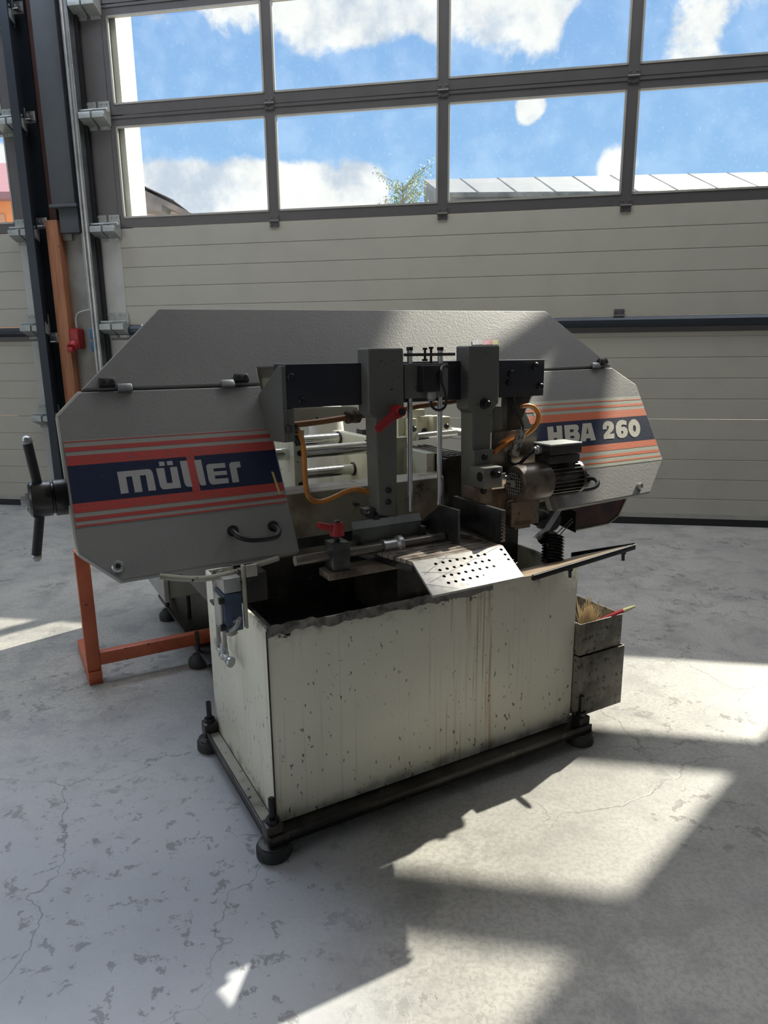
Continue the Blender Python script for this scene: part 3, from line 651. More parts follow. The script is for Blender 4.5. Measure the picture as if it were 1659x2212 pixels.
# worn sticker on the top housing
for i, (x0, x1, cm) in enumerate(((1020, 1042, (.35, .37, .40)), (1042, 1064, (.70, .16, .22)), (1064, 1076, (.72, .68, .20)))):
    bflat('sticker', [[pb(x0, 735), pb(x1, 734), pb(x1, 744), pb(x0, 745)]], .001, mat('worn_sticker', cm, .5, 0, (120, (.5, .5, .5), .5, .62)), saw)
bflat('scratch_mark', [[pb(x, y) for x, y in [(585, 1018), (590, 1019), (606, 1066), (601, 1068)]]], .002, mat('yellow_tape', (.62, .42, .16), .5), saw)
def latch(x, y, flip=1):
    l = onbow(MB().box(-.019 * flip - .017, -.019 * flip + .017, -.014, 0, .001, .020), x, y).build('latch', STEEL, saw, .002)
    onbow(MB().box(.016 * flip - .016, .016 * flip + .016, -.011, 0, -.012, .006), x, y).build('latch_tongue', ZINC, l, .003)
    for dx in (-.009, .009): onbow(MB().lathe((-.019 * flip + dx, -.014, .010), (0, -1, 0), [(0, .005), (.002, .004)], 10), x, y).build('latch_bolt', SCREW, l)
latch(252, 839); latch(505, 829, -1); latch(1292, 790, -1)
def handle(pts):
    P3 = [b3(*pb(x, y, dv), dv) for x, y, dv in pts]
    h = MB().tube(P3, .0062, 12, 5).build('handle', BLACK, saw)
    for p in pts[::len(pts) - 1]: onbow(MB().lathe((0, 0, 0), (0, -1, 0), [(0, .013), (.004, .012)], 14), p[0], p[1]).build('handle_washer', SCREW, h)
handle([(503, 1147, .002), (505, 1150, .025), (520, 1161, .038), (545, 1166, .040), (580, 1163, .040), (598, 1157, .038), (602, 1145, .032), (594, 1138, .015), (590, 1137, .002)])
handle([(1243, 1052, .002), (1243, 1054, .03), (1252, 1059, .038), (1275, 1056, .038), (1288, 1050, .036), (1291, 1042, .032), (1284, 1034, .02), (1268, 1033, .002)])
def ring(x, y, r=.013, v=0, m=ZINC, parent=None, name='bolt'):
    u, z = pv(x, y, v); b = MB().lathe((u, v, z), (0, -1, 0), [(0, r), (.004, r), (.006, r * .8)], 18).build(name, m, parent or saw)
    MB().lathe((u, v - .006, z), (0, -1, 0), [(0, r * .5), (.001, r * .45)], 6).build('socket', BLACK, b)
for x, y, r in ((254, 1227, .012), (1380, 1052, .010)):
    b = onbow(MB().lathe((0, 0, 0), (0, -1, 0), [(0, r), (.010, r), (.013, r * .8)], 18), x, y).build('bolt', ZINC, saw)
    onbow(MB().lathe((0, -.013, 0), (0, -1, 0), [(0, r * .5), (.001, r * .45)], 6), x, y).build('socket', BLACK, b)
# tension wheel at the far left end
TV = .21; hp = mhit(110, 1076, 1, TV); hz = hp.z; hu = hp.x
hub = MB().lathe((hu - .040, TV, hz), (1, 0, 0), [(0, .032), (.004, .036), (.040, .036), (.042, .032), (.045, .032), (.047, .037), (.10, .037), (.102, .034)], 26).build('tension_hub', mat('scuffed_dark_cast', (.06, .055, .05), .3, .4, (22, (.012, .012, .013), .45, .55), (40, .3)), saw)
MB().lathe((hu - .047, TV, hz), (1, 0, 0), [(-.008, .010), (.0, .010), (.001, .016), (.007, .016)], 6).build('hub_nut', ZINC, hub)
c0 = Vector((hu - .018, TV, hz))
for end in (mhit(57, 948, 1, TV - .01), mhit(78, 1207, 1, TV + .01), Vector((hu - .035, TV + .125, hz - .045))):
    d_ = (end - c0); s0 = c0 + d_ * .25
    sp = MB().tube([s0, c0 + d_ * .93], .0095, 12).build('spoke', BLACK, saw)
    MB().lathe(c0 + d_ * .93, d_, [(0, .0095), (.002, .0105), (.006, .0105), (.012, .008), (.015, .003)], 12).build('spoke_cap', ZINC, sp)

# --- guide beam, brackets, columns
VB = 0.1150
BL0 = pv(617, 793, VB); BR0 = pv(1177, 773, VB)
bz0, bz1 = pv(1174, 851, VB)[1] - .004, BR0[1] - .004
MB().box(BL0[0], BR0[0], VB, 0.1900, bz0, bz1).build('guide_beam', NAVY, saw, .0015)
for x, y in ((628, 815), (652, 867), (1104, 807), (1101, 827), (1156, 790), (1167, 835)): ring(x, y, .009, VB, NAVY, saw, 'beam_screw')
ub = BL0[0]
def wall_(w): return BV + (w - .69) * TL - .002
zt_ = bz1 - .003
brk = [(VB - .001, zt_), (VB - .001, .905), (wall_(.905) - .02, .900), (wall_(.94), .94), (wall_(1.0), 1.0), (VB + .018, zt_)]
MB().prism(brk, ub - .011, ub - .0005, 'u').build('beam_bracket', COLP, saw, .001)
MB().prism([(VB + .001, bz0 - .001), (VB + .001, .905), (wall_(.905) - .02, .900), (wall_(.94), .94), (wall_(bz0), bz0 - .001)], ub, ub + .016, 'u').build('beam_bracket', COLP, saw, .001)
FB = [pv(x, y, 0.1400) for x, y in [(1105, 853), (1149, 853), (1128, 905), (1125, 935), (1098, 935)]]
MB().prism(FB, 0.1400, 0.1700, 'v').build('beam_bracket', OILC, saw, .002)
def column(fr, depth, side_m):
    p = [pv(x, y, 0.0800) for x, y in fr]
    return MB().prism(p, 0.0800, 0.0800 + depth, 'v').build('guide_column', side_m, saw, .004)
cl = column([(795, 752), (872, 752), (874, 886), (858.5, 903), (858, 1118), (818.5, 1114), (812, 905), (797, 893)], .055, COLP)
cr = column([(1012.5, 747), (1080, 746), (1078, 871), (1063, 887), (1059, 1010), (1056, 1108), (1022, 1112), (1022, 892), (1012.5, 884)], .055, COLP)
for x, y, cm in ((839, 1059, cl), (839, 1084, cl)): ring(x, y, .007, 0.0800, OIL, cm, 'worn_screw')
def knob(x, y, v, r, parent, name='knob'):
    u, z = pv(x, y, v)
    k_ = MB().lathe((u, v, z), (0, -1, 0), [(0, r), (.003, r), (.004, r * .62), (.016, r * .62), (.018, r * .5)], 16).build(name, OIL, parent)
    MB().lathe((u, v - .018, z), (0, -1, 0), [(0, r * .3), (.001, r * .3)], 6).build('socket', SCREW, k_)
knob(1046, 872, 0.0800, .014, cr)
# guide blocks at the feet of the columns
def vbox(name, x0, y0, x1, y1, v, depth, m, parent=saw, bevel=.002):
    a_ = pv(x0, y0, v); b0 = pv(x1, y1, v)
    return MB().box(min(a_[0], b0[0]), max(a_[0], b0[0]), v, v + depth, min(a_[1], b0[1]), max(a_[1], b0[1])).build(name, m, parent, bevel)
gp = vbox('guide_plate', 1025, 974, 1065, 1005, 0.0670, .012, COLP); ring(1046, 987, .008, 0.0670, OIL, gp, 'screw')
gb = vbox('guide_block', 1046, 1012, 1085, 1052, 0.0200, .059, COLP); knob(1068, 1024, 0.0200, .013, gb)
_p = pu(1037, 1030, pv(1046, 1030, 0.0200)[0]); MB().lathe((pv(1046, 1030, 0.0200)[0], _p[0], _p[1]), (-1, 0, 0), [(0, .012), (.0015, .012)], 16).build('port', OIL, gb)
gb2 = vbox('lower_guide', 1024, 1053, 1062, 1100, 0.0750, .05, RUST); ring(1044, 1060, .009, 0.0750, OIL, gb2, 'screw')
gb3 = vbox('lower_guide', 822, 1088, 858, 1122, 0.0850, .05, OILC)
for x, y in ((795, 1111), (808, 1117)):
    u, z = pv(x, y, 0.0950); MB().lathe((u, 0.0950, z), (0, -1, 0), [(0, .0085), (.014, .0085)], 12).build('clamp_screw', SCREW, gb3)
vbox('clamp_strip', 790, 1101, 822, 1112, 0.0950, .03, STEEL, gb3)
# casting behind the right column
vbox('arm_casting', 1056, 1058, 1112, 1100, 0.1000, .03, RUST)
vbox('splash_plate', 1063, 934, 1157, 1013, 0.1100, .003, mat('scuffed_steel_sheet', (.34, .30, .25), .32, .6, (5, (.06, .055, .05), .42, .58), (60, .1)), saw, .001)
vbox('arm_plate', 1068, 880, 1085, 934, 0.1150, .03, COLP)
# blade running between the guides and up into the right cover
zb0 = .705
MB().box(.12, .72, 0.1030, 0.1042, .660, .685).build('blade', STEEL, saw)
bl = [(1160, 1165, .03), (1180, 1146, .045), (1200, 1115, .07), (1222, 1078, .10)]
q = MB(); vs = []
for x, y, v in bl:
    u, z = pv(x, y, v); vs += [(u - .008, v, z + .006), (u + .008, v, z - .004)]
q.add(vs, [(0, 1, 3, 2), (2, 3, 5, 4), (4, 5, 7, 6)]); tb = q.build('blade_run', ZINC, saw)
te_ = MB()
for i in range(18):
    f_ = i / 18 * 3; k = min(int(f_), 2); t0 = f_ - k; p = Vector(vs[2 * k]).lerp(Vector(vs[2 * k + 2]), t0)
    te_.add([p, p + Vector((-.005, 0, .001)), p + Vector((.001, 0, .006))], [(0, 1, 2)])
te_.build('teeth', STEEL, tb)
# red clamping levers
def lever(hubp, tipp, axis, parent, r=.015):
    hubp = Vector(hubp); tipp = Vector(tipp); ax_ = Vector(axis).normalized()
    h = MB().lathe(hubp, ax_, [(0, r * 1.05), (.02, r), (.030, r * .75)], 18).build('clamp_lever', REDP, parent)
    s0 = hubp + ax_ * .014; d_ = (tipp - s0); side = d_.normalized().cross(ax_)
    rings = []
    for t0, wd, hh in ((.0, .012, .011), (.35, .009, .008), (.9, .0085, .0075), (1.0, .006, .005)):
        c_ = s0 + d_ * t0; rings.append([c_ + side * wd + ax_ * hh, c_ - side * wd + ax_ * hh, c_ - side * wd - ax_ * hh, c_ + side * wd - ax_ * hh])
    MB().loft(rings).build('lever_arm', REDP, h, .002)
    MB().lathe(hubp + ax_ * .030, ax_, [(0, r * .55), (.004, r * .5)], 12).build('lever_screw', SCREW, h)
u, z = pv(854, 888, 0.0800); u2, z2 = pv(811, 930, 0.0500)
lever((u, 0.0800, z), (u2, 0.0470, z2), (0, -1, 0), cl)
# slider block with two rods, cross bar, limit switch
sl = vbox('slider_block', 874, 786, 968, 857, 0.0850, .029, COLP)
ring(904, 840, .008, 0.0850, BLACK, sl, 'port')
for x in (885, 951):
    u, z = pv(x, 760, 0.099); ub_, zb_ = pv(x + 3, 1104 if x < 900 else 1089, 0.099)
    MB().tube([(u, 0.099, zb_), (u, 0.099, pv(x, 757, 0.099)[1])], .0066, 16).build('slide_rod', CHROME, saw)
    MB().lathe((u, 0.099, pv(x, 757, 0.099)[1]), (0, 0, 1), [(0, .008), (.008, .008)], 12).build('rod_screw', BLACK, saw)
a_ = pv(876, 766, 0.099); b0 = pv(979, 757, 0.099)
MB().box(a_[0], b0[0], 0.089, 0.109, a_[1] - .004, a_[1] + .003).build('cross_bar', STEEL, saw, .001)
for x, y0, y1 in ((918, 780, 752), (931, 790, 750)):
    u, z = pv(x, y0, 0.095); MB().tube([(u, 0.095, z), (u, 0.095, pv(x, y1, 0.095)[1])], .003, 8).lathe((u, 0.095, pv(x, y1, 0.095)[1] - .004), (0, 0, 1), [(0, .006), (.005, .006)], 6).lathe((u, 0.095, z), (0, 0, 1), [(0, .007), (.005, .007)], 6).build('adjusting_bolt', SCREW, saw)
sw = vbox('limit_switch', 915, 790, 951, 846, 0.0550, .030, BLACK)
u, z = pv(932, 850, 0.0700); MB().lathe((u, 0.0700, z), (0, 0, -1), [(-.004, .011), (.012, .011), (.014, .008), (.020, .008)], 12).build('cable_gland', GREYP, sw)
pts = [(931, 866), (932, 876), (940, 884), (950, 886), (960, 880), (964, 866), (961, 845), (954, 825), (953, 806), (958, 796), (970, 790), (983, 792)]
MB().tube([(pv(x, y, 0.0500)[0], 0.0500 + (.03 * max(0, i - 8) / 3), pv(x, y, 0.0500)[1]) for i, (x, y) in enumerate(pts)], .0034, 8, 4).build('switch_cable', BLACK, saw)
# hoses
def hose(name, pts, r, m, v=None, parent=saw):
    P3 = []
    for p in pts:
        vv = p[2] if len(p) > 2 else v; u, z = pv(p[0], p[1], vv); P3.append((u, vv, z))
    return MB().tube(P3, r, 12, 5).build(name, m, parent)
hose('amber_hose', [(640, 926), (645, 933), (655, 965), (658, 1010), (661, 1052), (670, 1077), (690, 1084), (715, 1077), (745, 1063), (772, 1057), (800, 1064)], .0062, HOSE, 0.1300)
vbox('hose_elbow', 623, 921, 634, 937, 0.0950, .02, STEEL)
ft = hose('hose_fitting', [(627, 929), (641, 927)], .0095, STEEL, 0.1300)
hose('hose_tap', [(632, 944), (642, 950), (646, 961)], .008, OIL, 0.1350)
hb = hose('brown_hose', [(620, 919), (690, 911), (760, 900), (800, 895)], .0075, HOSEB, .20)
hose('brown_hose', [(868, 884), (905, 877), (960, 869), (990, 865)], .0075, HOSEB, .20)
u, z = pv(761, 900, .20); cl_ = MB(); rn = random.Random(2)
for k in range(7): cl_.tube([(u - .014 + k * .005, .20 + .013 * cos(a_), z + .013 * sin(a_)) for a_ in [i * .7 for i in range(10)]], .003 + rn.uniform(0, .0015), 5)
cl_.build('hose_clamp', mat('grimy_clamp', (.10, .075, .055), .5, .3, (60, (.25, .2, .16), .5, .7), (80, .6)), saw)
hose('amber_hose', [(1127, 878), (1140, 876), (1154, 881), (1163, 895), (1161, 912), (1150, 928), (1130, 942), (1105, 953), (1085, 964), (1066, 978)], .0062, HOSE, 0.0950)
# dark blade guard detail under the right end of the beam
vbox('blade_guard', 1098, 855, 1126, 935, 0.1300, .03, OILC)
hose('guide_cable', [(1112, 858), (1115, 885), (1124, 905), (1130, 925), (1127, 945)], .003, BLACK, 0.0900)
hose('junction_sleeve', [(1127, 930), (1119, 956), (1109, 985)], .0125, mat('taped_sleeve', (.30, .28, .25), .45, 0, (70, (.05, .045, .04), .48, .56), (60, .4)), 0.0800)
# cable of the motor
# --- brush motor
MV = .055; MR = 1.06
mu0, mz = pv(1110, 1045, MV); mu1 = pv(1172, 1040, MV)[0]; mu2 = pv(1238, 1032, MV)[0]
mot = MB().lathe((mu0, MV, mz), (1, 0, 0), [(0, .030), (.0, .040), (.003, .0455), (.03, .050), (mu1 - mu0, .050), (mu1 - mu0 + .001, .042)], 34).build('brush_motor', mat('grimy_motor_cowl', (.15, .125, .105), .34, .3, [(12, (.05, .042, .036), .42, .6), (9, (.30, .24, .19), .62, .7)], (40, .3)), saw)
MB().lathe((mu0 - .0005, MV, mz), (1, 0, 0), [(0, .031), (.004, .031)], 28).build('fan_opening', BLACK, mot)
gr = MB()
for k in range(-3, 4):
    o_ = k * .0085; hh = math.sqrt(max(.031 ** 2 - o_ ** 2, 1e-6))
    gr.box(mu0 - .003, mu0 - .0016, MV + o_ - .0008, MV + o_ + .0008, mz - hh, mz + hh); gr.box(mu0 - .003, mu0 - .0016, MV - hh, MV + hh, mz + o_ - .0008, mz + o_ + .0008)
gr.lathe((mu0 - .0035, MV, mz), (1, 0, 0), [(0, .010), (.002, .010)], 12)
rgm = MB().lathe((mu0 - .003, MV, mz), (1, 0, 0), [(0, .0265), (.0, .0335), (.003, .0345)], 30)
gr.build('fan_grille', GREYP, mot)
fin = MB().lathe((mu1, MV, mz), (1, 0, 0), [(0, .039), (mu2 - mu1, .039)], 24)
for k in range(26):
    a_ = 2 * pi * k / 26; ca, sa = cos(a_), sin(a_); c_ = Vector((0, MV + ca * .043, mz + sa * .043)); t0 = Vector((0, -sa, ca)) * .0012; r0 = Vector((0, ca, sa)) * .005
    vs = [Vector((uu, 0, 0)) + c_ + s1 * t0 + s2 * r0 for uu in (mu1 + .002, mu2 - .004) for s1 in (-1, 1) for s2 in (-1, 1)]
    fin.add(vs, [(0, 1, 3, 2), (4, 6, 7, 5), (0, 4, 5, 1), (2, 3, 7, 6), (0, 2, 6, 4), (1, 5, 7, 3)])
fin.lathe((mu2 - .004, MV, mz), (1, 0, 0), [(0, .047), (.010, .047), (.018, .036)], 24)
fin.build('motor_body', mat('grimy_motor_fins', (.12, .105, .09), .3, .4, (20, (.04, .035, .03), .42, .62), (40, .3)), mot)
jb = MB().box(mu1 - .005, mu2 - .010, MV - .032, MV + .030, mz + .046, mz + .068).box(mu1 - .008, mu2 - .008, MV - .036, MV + .034, mz + .070, mz + .094)
jb.build('terminal_box', mat('dull_terminal_box', (.055, .05, .048), .3, .2, (20, (.03, .028, .027), .4, .6)), mot, .003)
MB().box(mu1 - .0085, mu2 - .0075, MV - .0365, MV + .0345, mz + .094, mz + .099).build('terminal_lid', GREYP, mot, .002)
MB().lathe((mu1 - .006, MV + .01, mz + .081), (-1, 0, 0), [(0, .012), (.012, .012), (.014, .009), (.02, .009)], 14).build('motor_gland', GREYP, mot)
MB().lathe((mu1 - .008, MV - .020, mz + .070), (-1, 0, 0), [(0, .0105), (.002, .0105)], 14).build('blanked_port', BLACK, mot)
g0 = Vector((mu1 - .026, MV + .01, mz + .081)); e_ = pv(1103, 985, .10)
MB().tube([g0, g0 + Vector((-.02, .0, -.012)), (e_[0] + .02, .09, e_[1] - .022), (e_[0], .10, e_[1] - .018), (e_[0] - .004, .10, e_[1] + .0), (e_[0] + .006, .11, e_[1] + .012)], .0048, 10, 5).build('motor_cable', BLACK, mot)
MB().tube([(mu0 - .02, MV + .02, mz + .01), (mu0 + .03, MV + .02, mz + .01)], .014, 14).build('brush_shaft', CHROME, mot)
vbox('gear_bracket', 1106, 1086, 1164, 1130, .070, .03, RUST, mot); vbox('gear_foot', 1112, 1126, 1146, 1139, .070, .03, RUST, mot)
MB().tube([(pv(1172, 1122, .08)[0], .08, pv(1172, 1122, .08)[1]), (pv(1172, 1122, .08)[0], .11, pv(1172, 1122, .08)[1])], .022, 20).build('wire_brush', OIL, mot)
u, z = pv(1195, 1125, .10)
MB().lathe((u, .10, z), (0, 1, 0), [(0, .02), (.0, .030), (.04, .034)], 22).build('brush_housing', OILC, mot)
# chip chute and the tilted corrugated hose
CH = [pv(x, y, .11) for x, y in [(1252, 1090), (1354, 1073), (1334, 1115), (1313, 1131), (1238, 1146), (1234, 1102)]]
MB().prism(CH, .11, .118, 'v').build('chip_chute', MAROON, saw, .001)
MB().prism([(.09, CH[5][1]), (.25, CH[5][1] + .02), (.25, CH[4][1] + .02), (.09, CH[4][1])], CH[4][0] - .012, CH[4][0] - .008, 'u').build('chute_side', OIL, saw)
MB().tube([(p[0], .108, p[1]) for p in (CH[1], CH[2], CH[3], CH[4])], .0022, 6).build('chute_rim', LEDGE, saw)
c1 = mhit(1172, 1160, 1, .04); c2 = mhit(1192, 1182, 1, .03); c3 = mhit(1205, 1200, 1, .02)
ax_ = Vector((.55, -.25, -.8)).normalized(); base = mhit(1200, 1158, 1, .05)
prof = []
for k in range(9):
    prof += [(k * .0085, .024), (k * .0085 + .003, .030), (k * .0085 + .006, .024)]
MB().lathe(mhit(1196, 1158, 1, .03), (-.35, -.35, -.86), prof, 22).build('corrugated_hose', mat('wet_black_hose', (.02, .019, .02), .12, .3, (40, (.2, .19, .18), .6, .66), (30, .2)), saw)
hose('hose_collar', [(1168, 1164), (1182, 1159), (1196, 1160)], .016, OIL, .045)
for q_ in ([(1236, 1120), (1205, 1150), (1190, 1164)], [(1238, 1126), (1216, 1148), (1206, 1160)]): hose('tie_wire', q_, .0015, STEEL, .05)

# --- front table: perforated drain plate, slats, side plates, length stop
TW = .648
A0 = pw(890, 1213, TW); A1 = pw(1086, 1178, TW); B0 = mhit(935, 1287, 1, -.19); B1 = mhit(1132, 1245, 1, -.19)
pl = empty  # keep name free
pa3 = Vector((A0[0], A0[1], TW)); pb3 = Vector((A1[0], A1[1], TW)); nrm = (pb3 - pa3).cross(B0 - pa3).normalized()
if nrm.z < 0: nrm = -nrm
q = MB(); top4 = [pa3, pb3, Vector(B1), Vector(B0)]
q.add([tuple(p) for p in top4] + [tuple(p - nrm * .006) for p in top4], [(0, 1, 2, 3), (7, 6, 5, 4), (0, 4, 5, 1), (1, 5, 6, 2), (2, 6, 7, 3), (3, 7, 4, 0)])
dp = q.build('drain_plate', PLATE, saw, .001)
hm = MB(); s5 = 4.879
def onplate(x, y):
    d = _ray(x, y); d = Vector((d.dot(E1), d.dot(E2), d.z)); c = CAM - MO; c = Vector((c.dot(E1), c.dot(E2), c.z))
    t = (pa3 - c).dot(nrm) / d.dot(nrm); return c + d * t
for x, y in [(592, 577), (668, 561), (743, 546), (817, 532), (893, 519), (965, 503), (1038, 490), (1108, 477), (636, 642), (712, 627), (787, 611), (862, 596), (937, 582), (1012, 567), (1083, 552), (1155, 540), (680, 708), (758, 692), (834, 679), (909, 662), (983, 647), (1057, 632), (1131, 616), (1205, 603), (726, 777), (803, 761), (880, 744), (955, 728), (1030, 713), (1105, 697), (1179, 682), (1250, 667), (1282, 426), (1322, 478), (1358, 530), (1414, 597)]:
    p = onplate(820 + x / s5, 1100 + y / s5); hm.lathe(p + nrm * .0004, nrm, [(0, .0040), (.0002, .0040)], 10)
hh_ = hm.build('drain_hole', mat('dark_hole', (.004, .004, .004), 1.0, 0, None, None, None, 0.), dp); hh_['kind'] = 'stuff'
gm = MB()
for (x0, y0), (x1, y1) in [((600, 515), (1415, 533)), ((440, 664), (1430, 686)), ((490, 790), (830, 837)), ((470, 690), (715, 495)), ((520, 775), (1240, 400)), ((920, 800), (1350, 460)), ((1240, 750), (1450, 560))]:
    p = onplate(820 + x0 / s5, 1100 + y0 / s5); q2 = onplate(820 + x1 / s5, 1100 + y1 / s5); d_ = (q2 - p).cross(nrm).normalized() * .0007
    gm.add([p + d_ + nrm * .0004, q2 + d_ + nrm * .0004, q2 - d_ + nrm * .0004, p - d_ + nrm * .0004], [(0, 1, 2, 3)])
gs = gm.build('score_line', STEEL, dp); gs['kind'] = 'stuff'
# slats of the table behind the fold
BK0 = Vector((A0[0] - .045, A0[1] + .17)); BK1 = Vector((A1[0] - .01, A1[1] + .19)); sm_ = None
for k in range(9):
    t0, t1 = k / 9, (k + .82) / 9
    a_ = Vector(A0).lerp(BK0, t0); b0 = Vector(A1).lerp(BK1, t0); c_ = Vector(A1).lerp(BK1, t1); d_ = Vector(A0).lerp(BK0, t1)
    MB().prism([tuple(a_), tuple(b0), tuple(c_), tuple(d_)], TW - .010, TW, 'w').build('table_slat', SLATM, saw, .0008)
MB().prism([tuple(A0), tuple(A1), tuple(BK1), tuple(BK0)], TW - .025, TW - .011, 'w').build('table_bed', OIL, saw)
pbox('table_bed', OILC, saw, .33, .62, .012, .24, .46, TW - .026)
SP = mat('dark_upright_plate', (.14, .14, .145), .3, .8, (10, (.08, .08, .085), .4, .7), (50, .08))
ua = pw(990, 1178, TW)[0]; pp = [pu(x, y, ua) for x, y in ((990, 1178), (990, 1102), (951, 1090.5), (914, 1121))]
MB().prism([pp[0], pp[1], pp[2], pp[3], (pp[3][0], TW + .001)], ua, ua + .005, 'u').build('side_plate', SP, saw, .001)
uf = pw(1078, 1172, TW)[0]; pf = [pu(x, y, uf) for x, y in ((1078, 1172), (1084, 1103), (979, 1071))]
fp = MB().prism([(pf[0][0], TW + .001), (pf[1][0], pf[1][1]), (pf[2][0], pf[1][1]), (pf[2][0], TW + .001)], uf, uf + .012, 'u').build('fence_plate', SP, saw, .001)
tt = MB(); hh = (pf[1][1] - TW) / 9
for k in range(9): tt.box(uf, uf + .014, pf[0][0] - .006, pf[0][0] + .001, TW + .002 + k * hh, TW + .002 + (k + .6) * hh)
tt.build('sawn_edge', STEEL, fp)
# length stop
DSS = STEEL
R0_ = mhit(637, 1212, 1, .03); R1_ = mhit(958, 1152, 1, .03)
rodz = (R0_.z + R1_.z) / 2
MB().tube([(R0_.x, .03, R0_.z), (R1_.x, .03, R0_.z)], .0115, 18).build('stop_rod', mat('bare_bar_steel', (.20, .18, .16), .30, .6, (30, (.16, .14, .12), .4, .7)), saw, )
cu = mhit(846, 1172, 1, .03).x
MB().lathe((cu - .025, .03, R0_.z), (1, 0, 0), [(0, .012), (.0, .017), (.012, .015), (.034, .015), (.040, .021), (.050, .021), (.054, .012)], 20).build('stop_collar', ZINC, saw)
bk = vbox('stop_block', 719, 1176, 758, 1236, .005, .045, STEEL)
u_, z_ = pv(739, 1172, .03); zt_ = pv(739, 1176, .005)[1]
uc = (pv(719, 1200, .005)[0] + pv(758, 1200, .005)[0]) / 2
MB().tube([(uc, .028, zt_), (uc, .028, zt_ + .02)], .007, 12).build('lever_stud', OIL, bk)
lever((uc, .028, zt_ + .016), (mhit(684, 1137, 1, .03).x, .028, zt_ + .045), (0, 0, 1), bk, .016)
q = MB(); zb_ = pv(719, 1236, .005)[1]; q.box(uc - .035, uc + .17, .0, .055, zb_ - .018, zb_ - .001); q.build('stop_rail', RUST, saw, .002)
T0 = pv(762, 1133, .075); T1 = pv(908, 1107, .075); T2 = pv(912, 1150, .075); T3 = pv(769, 1180, .075)
zt = (T0[1] + T1[1]) / 2; zb = (T2[1] + T3[1]) / 2
MB().prism([(.075, zb), (.075, zt - .014), (.084, zt), (.086, zt - .002), (.079, zt - .015), (.079, zb)], T0[0], T1[0] + .002, 'u').build('stop_plate', mat('olive_dark_sheet', (.17, .18, .165), .35, .5, (12, (.11, .115, .105), .4, .7)), saw)
MB().prism([(.0735, zt - .016), (.0825, zt + .001), (.084, zt - .0005), (.0745, zt - .017)], T0[0], T1[0] + .002, 'u').build('stop_lip', ZINC, saw)
for uu in (T0[0] + .004, T1[0] - .002): pbox('stop_lug', STEEL, saw, uu - .005, uu + .006, .055, .075, zb - .004, zb + .024)

# --- rear vise frame seen through the arch
MB().prism([(.25, .455), (.25, .757), (.262, .766), (.30, .768), (.30, .455)], .10, .62, 'u').build('bed_casting', mat('oily_cream_casting', (.36, .33, .26), .4, 0, [(6, (.17, .14, .11), .42, .62), (30, (.06, .05, .04), .6, .66)], (30, .2)), saw, .002)
pbox('rear_bed_blocker', OILC, saw, .05, .62, .50, 1.28, .36, .64)  # unseen bulk behind the saw, added to keep sun off the left floor
pbox('vise_plate', CREAM, saw, .245, .278, .42, .80, .70, .895, bevel=.002)
for z in (.832, .745): MB().lathe((.262, .42, z), (0, -1, 0), [(0, .008), (.004, .008)], 14).build('vise_bolt', SCREW, saw)
pbox('vise_cheek', CREAM, saw, .50, .53, .44, .72, .62, .852, bevel=.002)
pbox('vise_rib', CREAM, saw, .53, .62, .44, .47, .62, .85)
for v, z, u0, r in ((.470, .826, .08, .0175), (.667, .833, .278, .017), (.570, .747, .278, .0165)):
    MB().tube([(u0, v, z), (.50, v, z)], r, 22).build('guide_rod', CHROME, saw)
    MB().lathe((.498, v, z), (-1, 0, 0), [(0, r * 1.25), (.003, r * 1.25)], 20).build('rod_seal', BLACK, saw)
JAW = .60
pbox('vise_jaw', CREAM, saw, JAW, JAW + .028, .308, .56, .60, .818, bevel=.002)
pbox('jaw_face', OIL, saw, JAW + .0285, JAW + .05, .300, .56, .60, .816, bevel=.001)
jb0 = pbox('fixed_jaw', OILC, saw, .705, .80, .36, .62, .60, .795, bevel=.002)
for k in range(4): pbox('jaw_slot', STEEL, jb0, .712 + k * .022, .722 + k * .022, .37, .61, .795, .798)
pbox('fixed_jaw', OIL, saw, .68, .704, .35, .60, .60, .79, bevel=.001)
def ubox(name, x0, y0, x1, y1, v, depth, m, bevel=.002): return vbox(name, x0, y0, x1, y1, v, depth, m, saw, bevel)
fb1 = ubox('rear_bracket', 882, 905, 901, 952, .62, .02, CREAM); fb2 = ubox('rear_bracket', 860, 902, 882, 950, .64, .02, CREAM)
fb3 = ubox('rear_bracket', 901, 900, 940, 945, .66, .03, CREAM); fb4 = ubox('rear_bracket', 956, 901, 973, 948, .60, .05, CREAM)
fb5 = ubox('rear_bracket', 936, 899, 957, 940, .63, .03, CREAM)
ring(916, 931, .010, .66, SCREW, fb3, 'bolt'); ring(964, 921, .009, .60, SCREW, fb4, 'bolt'); ring(894, 927, .009, .62, SCREW, fb1, 'bolt')
ubox('rear_cap', 875, 886, 918, 899, .64, .08, CREAM)
hose('cross_tube', [(901, 943), (945, 938), (985, 934)], .012, CHROME, .58); hose('cross_tube', [(972, 935), (1000, 938)], .020, ZINC, .62)
ubox('cross_head', 781, 928, 797, 944, .72, .04, STEEL)

